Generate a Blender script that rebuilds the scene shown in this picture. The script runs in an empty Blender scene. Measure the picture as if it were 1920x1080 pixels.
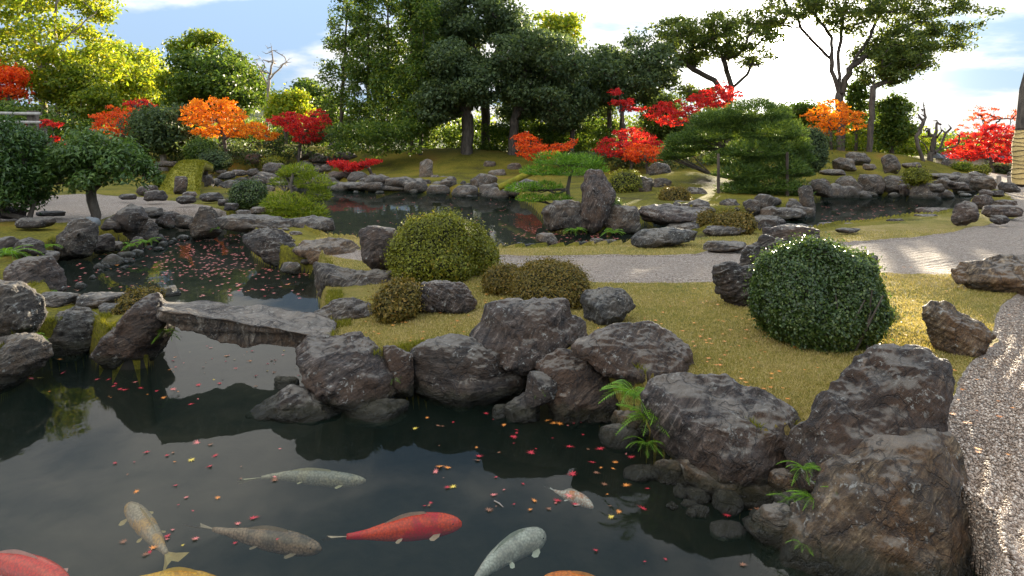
import bpy, math, random
import numpy as np
from mathutils import Vector, Matrix
random.seed(7); RNG = np.random.default_rng(7)
S = bpy.context.scene; C = S.collection
# ------------------------------------------------------------------ camera, sky, sun, exposure
F, HX, HY, EYE = 1250.0, 960.0, 270.0, 2.2          # focal length in photo pixels, horizon row, eye height above the water
cam = bpy.data.cameras.new('camera'); camo = bpy.data.objects.new('camera', cam); C.objects.link(camo)
camo.location = (0, 0, EYE); camo.rotation_euler = (math.pi/2, 0, 0)
cam.sensor_width = 36; cam.lens = 36*F/1920; cam.shift_y = -(540-HY)/1920; cam.clip_start = .05; cam.clip_end = 3000
S.camera = camo
SUN_AZ = math.atan2(530, F); SUN_EL = math.atan2(178, math.hypot(530, F))
SUN = Vector((math.sin(SUN_AZ)*math.cos(SUN_EL), math.cos(SUN_AZ)*math.cos(SUN_EL), math.sin(SUN_EL)))
S.view_settings.view_transform = 'Standard'; S.view_settings.look = 'None'
S.view_settings.gamma = 1; S.view_settings.use_curve_mapping = False
S.view_settings.exposure = 2.08

class NT:
    """small helper for node trees"""
    def __init__(s, tree): s.t = tree; s.n = tree.nodes; s.l = tree.links
    def node(s, typ, ins=None, **kw):
        n = s.n.new(typ)
        for k, v in kw.items(): setattr(n, k, v)
        for k, v in (ins or {}).items():
            if isinstance(v, bpy.types.NodeSocket): s.l.new(v, n.inputs[k])
            else: n.inputs[k].default_value = v
        return n
    def math(s, op, a, b=0.0, clamp=False):
        return s.node('ShaderNodeMath', {0: a, 1: b}, operation=op, use_clamp=clamp).outputs[0]
    def mix(s, f, a, b, blend='MIX'):
        n = s.node('ShaderNodeMix', data_type='RGBA', blend_type=blend)
        for i, v in ((0, f), (6, a), (7, b)):
            if isinstance(v, bpy.types.NodeSocket): s.l.new(v, n.inputs[i])
            else: n.inputs[i].default_value = v if i == 0 else (*v[:3], 1)
        return n.outputs[2]
    def noise(s, scale, vec=None, detail=6, rough=.6, dist=0):
        n = s.node('ShaderNodeTexNoise', {'Scale': scale, 'Detail': detail, 'Roughness': rough, 'Distortion': dist})
        if vec is not None: s.l.new(vec, n.inputs['Vector'])
        return n.outputs['Fac']
    def ramp(s, fac, stops, interp='LINEAR'):
        n = s.node('ShaderNodeValToRGB', {'Fac': fac}); cr = n.color_ramp; cr.interpolation = interp
        while len(cr.elements) < len(stops): cr.elements.new(.5)
        for e, (p, c) in zip(cr.elements, stops):
            e.position = p; e.color = (c, c, c, 1) if isinstance(c, (int, float)) else (*c, 1)
        return n.outputs['Color']

W = bpy.data.worlds.new('World'); S.world = W; W.use_nodes = True
nt = NT(W.node_tree); nt.n.clear()
sky = nt.node('ShaderNodeTexSky', sky_type='NISHITA', sun_disc=False, sun_elevation=SUN_EL, sun_rotation=SUN_AZ,
              air_density=1.0, dust_density=.4, ozone_density=2.0)
tc = nt.node('ShaderNodeTexCoord').outputs['Generated']
sp = nt.node('ShaderNodeSeparateXYZ', {0: tc})
zz = nt.math('ADD', nt.math('MAXIMUM', sp.outputs[2], 0.0), .16)
cv = nt.node('ShaderNodeCombineXYZ', {0: nt.math('DIVIDE', sp.outputs[0], zz), 1: nt.math('DIVIDE', sp.outputs[1], zz), 2: 3.1}).outputs[0]
c1 = nt.noise(.62, cv, 8, .56, .25)
dotn = nt.node('ShaderNodeVectorMath', {0: tc, 1: tuple(SUN)}, operation='DOT_PRODUCT').outputs['Value']
dp = nt.math('MAXIMUM', dotn, 0.0)
wide = nt.math('POWER', dp, 7.0); tight = nt.math('POWER', dp, 220.0); core = nt.math('POWER', dp, 3500.0)
skyc = nt.mix(1.0, sky.outputs[0], (.62, .9, 1.35), 'MULTIPLY')
el = nt.node('ShaderNodeMapRange', {0: sp.outputs[2], 1: 0.0, 2: .62, 3: 0.0, 4: 1.0}, interpolation_type='SMOOTHSTEP').outputs[0]
base = nt.mix(.95, skyc, nt.mix(el, (1.08, 1.46, 1.98), (1.65, 2.4, 3.5)))
cl = nt.math('ADD', c1, nt.math('MULTIPLY', wide, .08))
cmask = nt.node('ShaderNodeMapRange', {0: cl, 1: .47, 2: .60, 3: 0.0, 4: .94}, interpolation_type='SMOOTHSTEP').outputs[0]
cloudb = nt.math('ADD', nt.math('ADD', 2.3, nt.math('MULTIPLY', wide, .5)), nt.math('MULTIPLY', el, 7.0))
cloudc = nt.node('ShaderNodeVectorMath', {0: (1.02, .99, .95)}, operation='SCALE'); nt.l.new(cloudb, cloudc.inputs['Scale'])
col = nt.mix(cmask, base, (0, 0, 0)); n_ = col.node; nt.l.new(cloudc.outputs[0], n_.inputs[7])
glow = nt.math('ADD', nt.math('ADD', nt.math('MULTIPLY', wide, .06), nt.math('MULTIPLY', tight, 22.0)), nt.math('MULTIPLY', core, 220.0))
gv = nt.node('ShaderNodeVectorMath', {0: (1.0, .95, .86)}, operation='SCALE'); nt.l.new(glow, gv.inputs['Scale'])
tot = nt.mix(1.0, col, (0, 0, 0), 'ADD'); nt.l.new(gv.outputs[0], tot.node.inputs[7])
bg = nt.node('ShaderNodeBackground', {'Color': tot, 'Strength': .1})
nt.l.new(bg.outputs[0], nt.node('ShaderNodeOutputWorld').inputs[0])

sl = bpy.data.lights.new('sun', 'SUN'); sl.energy = 5.0; sl.angle = math.radians(.5); sl.color = (1, .86, .64)
so = bpy.data.objects.new('sun', sl); C.objects.link(so); so.rotation_euler = (-SUN).to_track_quat('-Z', 'Y').to_euler()

# ------------------------------------------------------------------ helpers
def P(px, py, Y): return np.array([(px-HX)/F*Y, Y, EYE+(HY-py)/F*Y])
def G(px, py, z=0.0):
    Y = F*(EYE-z)/(py-HY); return np.array([(px-HX)/F*Y, Y, z])
def tag(o, label=None, cat=None, group=None, kind=None):
    if label: o['label'] = label
    if cat: o['category'] = cat
    if group: o['group'] = group
    if kind: o['kind'] = kind
    return o
def empty(name, loc, label, cat, group=None):
    o = bpy.data.objects.new(name, None); C.objects.link(o); o.location = loc; o.empty_display_size = .2
    return tag(o, label, cat, group)
def mesh_np(name, V, Fc, mat, smooth=False, attrs=None):
    V = np.asarray(V, dtype=np.float32); me = bpy.data.meshes.new(name)
    if isinstance(Fc, np.ndarray):
        k = Fc.shape[1]; n = len(Fc)
        me.vertices.add(len(V)); me.vertices.foreach_set('co', V.ravel())
        me.loops.add(n*k); me.loops.foreach_set('vertex_index', Fc.astype(np.int32).ravel())
        me.polygons.add(n); me.polygons.foreach_set('loop_start', np.arange(0, n*k, k, dtype=np.int32))
        me.update(calc_edges=True)
    else:
        me.from_pydata(V.tolist(), [], Fc); me.update()
    if attrs:
        for an, (dom, val) in attrs.items():
            a = me.attributes.new(an, 'FLOAT', dom); a.data.foreach_set('value', np.asarray(val, dtype=np.float32))
    if smooth: me.polygons.foreach_set('use_smooth', np.ones(len(me.polygons), dtype=bool))
    if mat: me.materials.append(mat)
    return me
def put(name, me, loc=(0, 0, 0), parent=None):
    o = bpy.data.objects.new(name, me); C.objects.link(o); o.location = loc
    if parent: o.parent = parent
    return o
def _h(ix, iy, iz, s):
    n = (ix*374761393 + iy*668265263 + iz*2147483647 + s*1274126177) & 0xffffffff
    n = ((n ^ (n >> 13))*1274126177) & 0xffffffff
    return ((n ^ (n >> 16)) & 0xffff)/65535.0*2-1
def noise3(p, seed=0):
    i = np.floor(p).astype(np.int64); f = p-i; u = f*f*(3-2*f); r = 0
    for a in (0, 1):
        for b in (0, 1):
            for c in (0, 1):
                w = (u[:, 0] if a else 1-u[:, 0])*(u[:, 1] if b else 1-u[:, 1])*(u[:, 2] if c else 1-u[:, 2])
                r = r + w*_h(i[:, 0]+a, i[:, 1]+b, i[:, 2]+c, seed)
    return r
def fbm(p, oct=4, seed=0, gain=.5, ridged=False):
    r = 0; a = 1.0
    for k in range(oct):
        n = noise3(p*2**k+k*17.3, seed+k)
        r = r+a*((1-2*np.abs(n)) if ridged else n); a *= gain
    return r
_ico = {}
def ico(l):
    if l not in _ico:
        t = (1+5**.5)/2
        v = [(-1, t, 0), (1, t, 0), (-1, -t, 0), (1, -t, 0), (0, -1, t), (0, 1, t), (0, -1, -t), (0, 1, -t), (t, 0, -1), (t, 0, 1), (-t, 0, -1), (-t, 0, 1)]
        f = [(0, 11, 5), (0, 5, 1), (0, 1, 7), (0, 7, 10), (0, 10, 11), (1, 5, 9), (5, 11, 4), (11, 10, 2), (10, 7, 6), (7, 1, 8),
             (3, 9, 4), (3, 4, 2), (3, 2, 6), (3, 6, 8), (3, 8, 9), (4, 9, 5), (2, 4, 11), (6, 2, 10), (8, 6, 7), (9, 8, 1)]
        v = [np.array(q, float)/np.linalg.norm(q) for q in v]
        for _ in range(l):
            m = {}; nf = []
            def mid(a, b):
                k = (min(a, b), max(a, b))
                if k not in m:
                    q = v[a]+v[b]; v.append(q/np.linalg.norm(q)); m[k] = len(v)-1
                return m[k]
            for a, b, c in f:
                x, y, z = mid(a, b), mid(b, c), mid(c, a); nf += [(a, x, z), (b, y, x), (c, z, y), (x, y, z)]
            f = nf
        _ico[l] = (np.array(v), np.array(f))
    return _ico[l]
def vnormals(V, Fc):
    n = np.cross(V[Fc[:, 1]]-V[Fc[:, 0]], V[Fc[:, 2]]-V[Fc[:, 0]]); r = np.zeros_like(V)
    for k in range(3): np.add.at(r, Fc[:, k], n)
    return r/(np.linalg.norm(r, axis=1, keepdims=True)+1e-9)
def in_poly(x, y, poly):
    poly = np.asarray(poly, float); r = np.zeros(np.shape(x), bool); n = len(poly)
    for i in range(n):
        x1, y1 = poly[i]; x2, y2 = poly[(i+1) % n]
        if y1 == y2: continue
        c = ((y1 > y) != (y2 > y)) & (x < (x2-x1)*(y-y1)/(y2-y1)+x1); r ^= c
    return r
def sdf(x, y, poly):
    """signed distance, positive inside"""
    poly = np.asarray(poly, float); d = np.full(np.shape(x), 1e9); n = len(poly)
    for i in range(n):
        a = poly[i]; b = poly[(i+1) % n]; e = b-a; L = e@e+1e-12
        t = np.clip(((x-a[0])*e[0]+(y-a[1])*e[1])/L, 0, 1)
        d = np.minimum(d, np.hypot(x-a[0]-t*e[0], y-a[1]-t*e[1]))
    return np.where(in_poly(x, y, poly), d, -d)
def tube(paths, sides=6):
    """paths: list of (points Nx3, radii N) -> verts, quads"""
    VV = []; FF = []; off = 0
    ang = np.linspace(0, 2*math.pi, sides, endpoint=False)
    for pts, rad in paths:
        pts = np.asarray(pts, float); n = len(pts)
        T = np.gradient(pts, axis=0); T /= np.linalg.norm(T, axis=1, keepdims=True)+1e-9
        ref = np.array([.31, .95, .05]) if abs(T[0, 2]) > .6 else np.array([0, 0, 1.])
        U = np.cross(T, ref); U /= np.linalg.norm(U, axis=1, keepdims=True)+1e-9; Wv = np.cross(T, U)
        r = np.broadcast_to(np.asarray(rad, float), (n,))
        ring = pts[:, None]+r[:, None, None]*(np.cos(ang)[None, :, None]*U[:, None]+np.sin(ang)[None, :, None]*Wv[:, None])
        VV.append(ring.reshape(-1, 3))
        i = np.arange(n-1)[:, None]*sides; j = np.arange(sides)[None]; j2 = (j+1) % sides
        FF.append(np.stack([i+j, i+j2, i+sides+j2, i+sides+j], -1).reshape(-1, 4)+off)
        cap = np.array([[k, k+1, k+2, k+2] for k in range(0)]).reshape(-1, 4)
        off += n*sides
    return np.concatenate(VV), np.concatenate(FF)
def box_np(lo, hi):
    lo = np.array(lo, float); hi = np.array(hi, float)
    V = np.array([[(lo, hi)[i][0], (lo, hi)[j][1], (lo, hi)[k][2]] for i in (0, 1) for j in (0, 1) for k in (0, 1)])
    return V, np.array([[0, 1, 3, 2], [4, 6, 7, 5], [0, 4, 5, 1], [2, 3, 7, 6], [0, 2, 6, 4], [1, 5, 7, 3]])
def join_np(items):
    V = []; Q = []; o = 0
    for v, f in items: V.append(v); Q.append(f+o); o += len(v)
    return np.concatenate(V), np.concatenate(Q)

# ------------------------------------------------------------------ materials
def new_mat(name):
    m = bpy.data.materials.new(name); m.use_nodes = True; t = NT(m.node_tree); t.n.clear()
    return m, t
def finish(t, shader, disp=None): 
    t.l.new(shader, t.node('ShaderNodeOutputMaterial').inputs[0])
def bump(t, h, strength, dist, nrm=None):
    n = t.node('ShaderNodeBump', {'Height': h, 'Strength': strength, 'Distance': dist})
    if nrm is not None: t.l.new(nrm, n.inputs['Normal'])
    return n.outputs[0]
def rock_mat():
    m, t = new_mat('weathered_stone')
    oi = t.node('ShaderNodeObjectInfo'); co = t.node('ShaderNodeTexCoord').outputs['Object']
    rv = t.node('ShaderNodeVectorMath', {0: (37., 91., 53.)}, operation='SCALE'); t.l.new(oi.outputs['Random'], rv.inputs['Scale'])
    v = t.node('ShaderNodeVectorMath', {0: co, 1: rv.outputs[0]}, operation='ADD').outputs[0]
    rot = t.node('ShaderNodeVectorRotate', {'Vector': v, 'Axis': (.3, 1, .2)}); 
    t.l.new(t.math('MULTIPLY', oi.outputs['Random'], 1.4), rot.inputs['Angle'])
    st = t.node('ShaderNodeVectorMath', {0: rot.outputs[0], 1: (1.0, 1.0, 5.0)}, operation='MULTIPLY').outputs[0]
    big = t.noise(3.0, v, 5, .6, .4); strata = t.noise(5.0, st, 8, .68, .8); fine = t.noise(60, v, 6, .78)
    spots = t.noise(21, v, 5, .75, .3); mid = t.noise(9, v, 7, .7, .3)
    base = t.ramp(strata, [(.32, (.014, .011, .009)), (.46, (.045, .036, .028)), (.57, (.10, .083, .066)), (.70, (.30, .275, .235))])
    base = t.mix(t.ramp(big, [(.43, 0.), (.60, .75)]), base, (.095, .058, .030))
    base = t.mix(1.0, base, (1, 1, 1), 'MULTIPLY'); t.l.new(oi.outputs['Color'], base.node.inputs[7])
    base = t.mix(t.ramp(fine, [(.38, .6), (.58, 0.)]), base, (.02, .017, .015))
    lich = t.math('MULTIPLY', t.ramp(spots, [(.575, 0.), (.64, 1.)]), t.ramp(t.noise(2.6, v, 3), [(.44, 0.), (.56, .85)]))
    base = t.mix(lich, base, (.40, .385, .33))
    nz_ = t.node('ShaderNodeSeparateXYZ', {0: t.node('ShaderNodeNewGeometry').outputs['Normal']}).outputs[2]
    top = t.ramp(t.math('ADD', nz_, t.math('MULTIPLY', t.math('SUBTRACT', big, .5), 1.4)), [(.76, 0.), (.96, .5)])  # upward faces paled: lichen bleaching plus lit-top contrast painted into the colour
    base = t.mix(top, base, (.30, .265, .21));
    # crevices
    vor = t.node('ShaderNodeTexVoronoi', {'Scale': 3.2, 'Detail': 3.0, 'Roughness': .7}, feature='DISTANCE_TO_EDGE')
    wv = t.node('ShaderNodeVectorMath', {0: rot.outputs[0]}, operation='ADD')
    nz = t.node('ShaderNodeTexNoise', {'Vector': v, 'Scale': 5.0, 'Detail': 4.0}); sc = t.node('ShaderNodeVectorMath', {0: nz.outputs['Color']}, operation='SCALE'); sc.inputs['Scale'].default_value = .5
    t.l.new(sc.outputs[0], wv.inputs[1]); t.l.new(wv.outputs[0], vor.inputs['Vector'])
    crack = t.ramp(vor.outputs['Distance'], [(0., 0.), (.022, 1.)])
    base = t.mix(t.math('MULTIPLY', t.math('SUBTRACT', 1.0, crack), .7), base, (.018, .015, .014))
    # moss low on the stone
    geo = t.node('ShaderNodeNewGeometry'); zz = t.node('ShaderNodeSeparateXYZ', {0: geo.outputs['Position']}).outputs[2]
    low = t.node('ShaderNodeMapRange', {0: zz, 1: .30, 2: .04, 3: 0., 4: 1.}).outputs[0]
    mm = t.ramp(t.math('MULTIPLY', low, t.math('ADD', mid, .25)), [(.42, 0.), (.72, .8)])
    base = t.mix(mm, base, (.055, .05, .012))
    wet = t.node('ShaderNodeMapRange', {0: t.math('ADD', zz, t.math('MULTIPLY', mid, -.16)), 1: .06, 2: -.03, 3: 0., 4: .85}).outputs[0]
    base = t.mix(wet, base, (.02, .018, .012))
    h = t.math('ADD', t.math('ADD', t.math('MULTIPLY', strata, 1.3), t.math('MULTIPLY', fine, .35)), t.math('ADD', t.math('MULTIPLY', mid, .7), t.math('MULTIPLY', crack, .35)))
    nrm = bump(t, h, 1.0, .06)
    rough = t.node('ShaderNodeMapRange', {0: wet, 1: 0., 2: .75, 3: .68, 4: .25}).outputs[0]
    b = t.node('ShaderNodeBsdfPrincipled', {'Base Color': base, 'Roughness': rough, 'Normal': nrm, 'Specular IOR Level': .45})
    finish(t, b.outputs[0]); return m
def leaf_mat(name, stops, trans=.45, rough=.5, spec=.3, jitter=.25):
    m, t = new_mat(name)
    a = t.node('ShaderNodeAttribute', attribute_name='rnd').outputs['Fac']
    n = t.noise(1.1, t.node('ShaderNodeTexCoord').outputs['Object'], 3)
    f = t.math('ADD', t.math('MULTIPLY', a, 1-jitter), t.math('MULTIPLY', t.math('SUBTRACT', n, .25), jitter*1.6), True)
    c = t.ramp(f, stops)
    b = t.node('ShaderNodeBsdfPrincipled', {'Base Color': c, 'Roughness': rough, 'Specular IOR Level': spec})
    tr = t.node('ShaderNodeBsdfTranslucent', {'Color': t.mix(1.0, c, (1.5, 1.4, .9), 'MULTIPLY')})
    finish(t, t.node('ShaderNodeMixShader', {0: trans, 1: b.outputs[0], 2: tr.outputs[0]}).outputs[0]); return m
def simple_mat(name, c1, c2, scale=6, rough=.8, stretch=(1, 1, 1), bmp=.5, dist=.02, detail=6, spec=.3):
    m, t = new_mat(name)
    v = t.node('ShaderNodeVectorMath', {0: t.node('ShaderNodeTexCoord').outputs['Object'], 1: stretch}, operation='MULTIPLY').outputs[0]
    n = t.noise(scale, v, detail, .65, .3)
    b = t.node('ShaderNodeBsdfPrincipled', {'Base Color': t.ramp(n, [(.32, c1), (.68, c2)]), 'Roughness': rough, 'Normal': bump(t, n, bmp, dist), 'Specular IOR Level': spec})
    finish(t, b.outputs[0]); return m
def world_pos(t): return t.node('ShaderNodeNewGeometry').outputs['Position']
def lawn_mat():
    m, t = new_mat('moss_lawn'); p = world_pos(t)
    a = t.noise(.9, p, 4, .6); b_ = t.noise(55, p, 5, .75); c = t.noise(7, p, 5, .7)
    col = t.ramp(t.math('ADD', t.math('MULTIPLY', a, .55), t.math('MULTIPLY', c, .45)), [(.36, (.13, .135, .02)), (.5, (.28, .215, .045)), (.64, (.38, .27, .10))])
    col = t.mix(t.ramp(b_, [(.36, .7), (.6, 0.)]), col, (.05, .045, .012))
    col = t.mix(t.ramp(b_, [(.58, 0.), (.75, .6)]), col, (.42, .33, .15))
    bs = t.node('ShaderNodeBsdfPrincipled', {'Base Color': col, 'Roughness': .9, 'Specular IOR Level': .15, 'Normal': bump(t, t.math('ADD', b_, c), .9, .03)})
    finish(t, bs.outputs[0]); return m
def soil_mat():
    m, t = new_mat('mossy_soil'); p = world_pos(t)
    a = t.noise(.45, p, 5, .6); b_ = t.noise(18, p, 6, .75)
    col = t.ramp(t.math('ADD', t.math('MULTIPLY', a, .7), t.math('MULTIPLY', b_, .3)), [(.36, (.05, .035, .02)), (.46, (.13, .12, .012)), (.56, (.21, .17, .02)), (.68, (.26, .14, .03))])
    col = t.mix(t.ramp(b_, [(.35, .6), (.6, 0.)]), col, (.04, .035, .015))
    bs = t.node('ShaderNodeBsdfPrincipled', {'Base Color': col, 'Roughness': .95, 'Specular IOR Level': .1, 'Normal': bump(t, b_, .8, .06)})
    finish(t, bs.outputs[0]); return m
def gravel_mat():
    m, t = new_mat('raked_gravel'); p = world_pos(t)
    vo = t.node('ShaderNodeTexVoronoi', {'Vector': p, 'Scale': 70.0}); e = t.node('ShaderNodeTexVoronoi', {'Vector': p, 'Scale': 70.0}, feature='DISTANCE_TO_EDGE')
    g = t.node('ShaderNodeSeparateColor', {0: vo.outputs['Color']}).outputs[0]
    col = t.ramp(g, [(0., (.17, .12, .085)), (.3, (.36, .275, .205)), (.65, (.48, .38, .295)), (1., (.64, .55, .45))])
    col = t.mix(t.ramp(e.outputs['Distance'], [(.0, .75), (.12, 0.)]), col, (.10, .08, .06))
    col = t.mix(t.ramp(t.noise(.7, p, 4), [(.4, 0.), (.7, .35)]), col, (.30, .24, .18))
    rk = t.node('ShaderNodeAttribute', attribute_name='rake').outputs['Fac']
    w = t.math('SINE', t.math('MULTIPLY', t.math('ADD', rk, t.math('MULTIPLY', t.noise(3, p, 3), .035)), 2*math.pi/.12))
    h = t.math('ADD', t.math('MULTIPLY', w, .6), t.math('MULTIPLY', t.math('MINIMUM', e.outputs['Distance'], .25), 1.6))
    bs = t.node('ShaderNodeBsdfPrincipled', {'Base Color': col, 'Roughness': .85, 'Specular IOR Level': .2, 'Normal': bump(t, h, 1.0, .028)})
    finish(t, bs.outputs[0]); return m
def water_mat():
    m, t = new_mat('pond_water'); p = world_pos(t)
    v = t.node('ShaderNodeVectorMath', {0: p, 1: (1, .55, 1)}, operation='MULTIPLY').outputs[0]
    h = t.math('ADD', t.noise(1.6, v, 2, .5), t.math('MULTIPLY', t.noise(9, v, 2, .5), .08))
    nrm = bump(t, h, .16, .035)
    fr = t.node('ShaderNodeFresnel', {'IOR': 1.33, 'Normal': nrm}).outputs[0]
    tr = t.node('ShaderNodeBsdfTransparent', {'Color': (.86, .88, .80, 1)})
    mu = t.node('ShaderNodeBsdfDiffuse', {'Color': (.012, .026, .018, 1)})
    body = t.node('ShaderNodeMixShader', {0: .17, 1: tr.outputs[0], 2: mu.outputs[0]})
    gl = t.node('ShaderNodeBsdfGlossy', {'Color': (1, 1, 1, 1), 'Roughness': .02, 'Normal': nrm})
    finish(t, t.node('ShaderNodeMixShader', {0: t.math('MULTIPLY', fr, .33, True), 1: body.outputs[0], 2: gl.outputs[0]}).outputs[0]); return m
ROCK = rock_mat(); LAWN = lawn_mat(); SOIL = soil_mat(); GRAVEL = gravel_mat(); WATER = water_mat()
BED = simple_mat('pond_silt', (.010, .009, .006), (.035, .028, .018), 2.5, .9)
BARK = simple_mat('dark_bark', (.035, .028, .022), (.13, .105, .08), 9, .9, (1, 1, .25), .9, .03)
PALEBARK = simple_mat('pale_bark', (.16, .13, .10), (.38, .33, .28), 7, .9, (1, 1, .3), .7, .02)
L = {
 'yellow': leaf_mat('yellow_green_leaves', [(0, (.08, .14, .01)), (.45, (.22, .30, .02)), (.8, (.46, .44, .03)), (1, (.62, .44, .03))], .5),
 'lime': leaf_mat('yellowing_leaves', [(0, (.05, .09, .008)), (.5, (.15, .21, .015)), (1, (.36, .34, .03))], .5),
 'green': leaf_mat('green_leaves', [(0, (.03, .06, .010)), (.6, (.09, .15, .02)), (1, (.22, .25, .035))], .48),
 'cypress': leaf_mat('cypress_leaves', [(0, (.03, .06, .012)), (.55, (.08, .14, .02)), (.88, (.19, .22, .03)), (1, (.38, .18, .04))], .5),
 'dark': leaf_mat('dark_leaves', [(0, (.03, .052, .022)), (.6, (.08, .12, .045)), (1, (.17, .21, .07))], .45),
 'backlit': leaf_mat('backlit_leaves', [(0, (.035, .06, .014)), (.6, (.10, .14, .025)), (1, (.24, .26, .05))], .5),
 'orange': leaf_mat('orange_maple_leaves', [(0, (.42, .08, .01)), (.45, (.78, .24, .01)), (.85, (.90, .42, .04)), (1, (.55, .5, .05))], .5, jitter=.5),
 'vermilion': leaf_mat('vermilion_maple_leaves', [(0, (.35, .03, .01)), (.5, (.72, .09, .015)), (.85, (.88, .28, .03)), (1, (.6, .42, .05))], .5, jitter=.5),
 'red': leaf_mat('crimson_maple_leaves', [(0, (.20, .01, .012)), (.5, (.55, .02, .025)), (.85, (.80, .08, .03)), (1, (.75, .30, .06))], .5, jitter=.5),
 'pine': leaf_mat('pine_needles', [(0, (.03, .08, .008)), (.5, (.10, .21, .012)), (1, (.22, .36, .03))], .35, .5),
 'tuftpine': leaf_mat('yellow_pine_tufts', [(0, (.05, .08, .008)), (.5, (.17, .23, .012)), (1, (.34, .34, .02))], .35, .5),
 'bigpine': leaf_mat('deep_pine_needles', [(0, (.022, .048, .010)), (.5, (.065, .115, .02)), (1, (.17, .22, .035))], .32, .5),
 'camellia_light': leaf_mat('fresh_camellia_leaves', [(0, (.03, .06, .012)), (.6, (.09, .16, .03)), (1, (.22, .29, .08))], .35, .42, .4),
 'camellia': leaf_mat('glossy_camellia_leaves', [(0, (.018, .042, .010)), (.6, (.058, .115, .022)), (1, (.15, .21, .05))], .3, .42, .4),
 'azalea': leaf_mat('azalea_leaves', [(0, (.06, .055, .012)), (.35, (.13, .14, .012)), (.75, (.24, .25, .02)), (1, (.38, .20, .03))], .3),
 'azalea_red': leaf_mat('bronzed_azalea_leaves', [(0, (.05, .04, .012)), (.5, (.15, .12, .018)), (.85, (.26, .16, .03)), (1, (.40, .12, .04))], .3),
 'clipped': leaf_mat('dark_clipped_leaves', [(0, (.018, .038, .008)), (.6, (.06, .105, .02)), (1, (.22, .26, .07))], .36, .36, .5),
 'fern': leaf_mat('fern_leaves', [(0, (.07, .17, .012)), (1, (.22, .38, .03))], .4),
 'grass': leaf_mat('grass_blades', [(0, (.14, .155, .025)), (.45, (.33, .265, .07)), (1, (.56, .44, .23))], .35, .6, .2),
 'mossgreen': leaf_mat('moss_tufts', [(0, (.07, .08, .008)), (1, (.24, .22, .02))], .3, .7, .1),
}
CORE = simple_mat('painted_shade_core', (.012, .014, .007), (.035, .034, .016), 14, 1.0)  # solid shrub hull; the shade between the leaves is put into its near-black colour

# ------------------------------------------------------------------ terrain
LZ = .42
def gp(poly, z=0.): return np.array([G(q[0], q[1], q[2] if len(q) > 2 else z)[:2] for q in poly])
near_pond = gp([(-900, 1500), (-900, 700), (-250, 790), (-120, 775), (0, 732), (60, 690), (80, 668), (160, 655), (180, 690), (240, 695), (282, 690), (300, 650), (330, 600), (322, 588),
    (270, 590), (200, 590), (120, 586), (86, 555), (92, 505), (125, 478), (170, 466), (230, 455), (270, 444), (282, 425), (310, 415), (350, 418), (365, 432), (400, 436), (420, 420), (455, 418),
    (470, 480), (500, 500), (540, 506), (588, 512), (592, 560), (600, 600), (610, 640, .42), (650, 655, .42), (700, 668, .42), (740, 655, .42), (790, 645, .42), (860, 636, .42), (940, 640, .42), (1000, 655, .42), (1080, 662, .42), (1130, 680, .42), (1210, 712, .42), (1290, 735, .42),
    (1340, 775, .42), (1440, 805, .42), (1500, 790, .42), (1560, 870, .42), (1660, 860, .42), (1760, 860, .42), (1845, 940, .42), (1865, 1150, .42), (1870, 1600, .42)])
mid_pond = gp([(395, 362), (400, 349), (450, 341), (520, 342), (600, 344), (645, 350), (690, 360), (770, 361), (880, 363), (940, 366), (975, 374), (1000, 392), (1025, 425), (1100, 436), (1150, 438), (1200, 425), (1215, 415),
    (1330, 412), (1400, 412), (1450, 408), (1510, 402), (1535, 372), (1560, 364), (1650, 364), (1740, 368), (1800, 360), (1850, 352), (1862, 358), (1810, 372, .3), (1795, 392, .3), (1740, 402, .3), (1700, 406, .3), (1640, 412, .3), (1560, 421, .3),
    (1530, 428, .3), (1440, 436, .3), (1330, 434, .2), (1260, 446, .3), (1170, 454, .35), (1040, 458, .35), (940, 460, .35), (820, 458, .35), (700, 446, .35), (620, 440, .35), (590, 432, .3), (575, 425), (600, 400), (560, 372), (470, 356), (430, 366)])
pond_polys = [near_pond, mid_pond]
gravel_px = [
    [(700, 478), (900, 486), (940, 474), (1040, 478), (1180, 478), (1300, 476), (1345, 466), (1430, 455), (1530, 450), (1590, 458), (1660, 448), (1760, 438), (1840, 422), (1900, 405), (1960, 392), (2300, 392), (2300, 500), (1930, 500), (1800, 515), (1650, 513), (1500, 520), (1350, 529), (1240, 530), (1110, 527), (1060, 515), (960, 500), (900, 497), (760, 500)],
    [(1935, 540), (1885, 565), (1870, 585), (1862, 640), (1815, 690), (1790, 740), (1740, 860), (1700, 900), (1750, 1100), (1800, 1500), (3200, 1500), (3200, 500), (2100, 500)],
    [(-300, 372), (70, 366), (180, 365), (300, 372), (380, 380), (445, 396), (430, 412), (360, 414), (290, 400), (240, 390), (180, 410), (110, 415), (-300, 420)],
    [(1790, 340), (1850, 330), (2100, 325), (2300, 352), (2300, 392), (1960, 392), (1920, 402), (1880, 396), (1905, 375), (1880, 352)],
    [(560, 448), (640, 456), (680, 462), (680, 482), (640, 475), (555, 455)],
]
gravels = [gp(p, LZ) for p in gravel_px]
lawn_px = [
    [(590, 600), (560, 520), (600, 430), (740, 440), (1000, 458), (1300, 440), (1560, 425), (1800, 400), (1920, 385), (2300, 380), (2300, 510), (1960, 530), (1900, 600), (1860, 700), (1820, 760), (1750, 860), (1700, 920), (1560, 960),
     (1500, 900), (1240, 820), (1100, 760), (700, 700), (640, 640)]]
lawns = [gp(p, LZ) for p in lawn_px]
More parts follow.
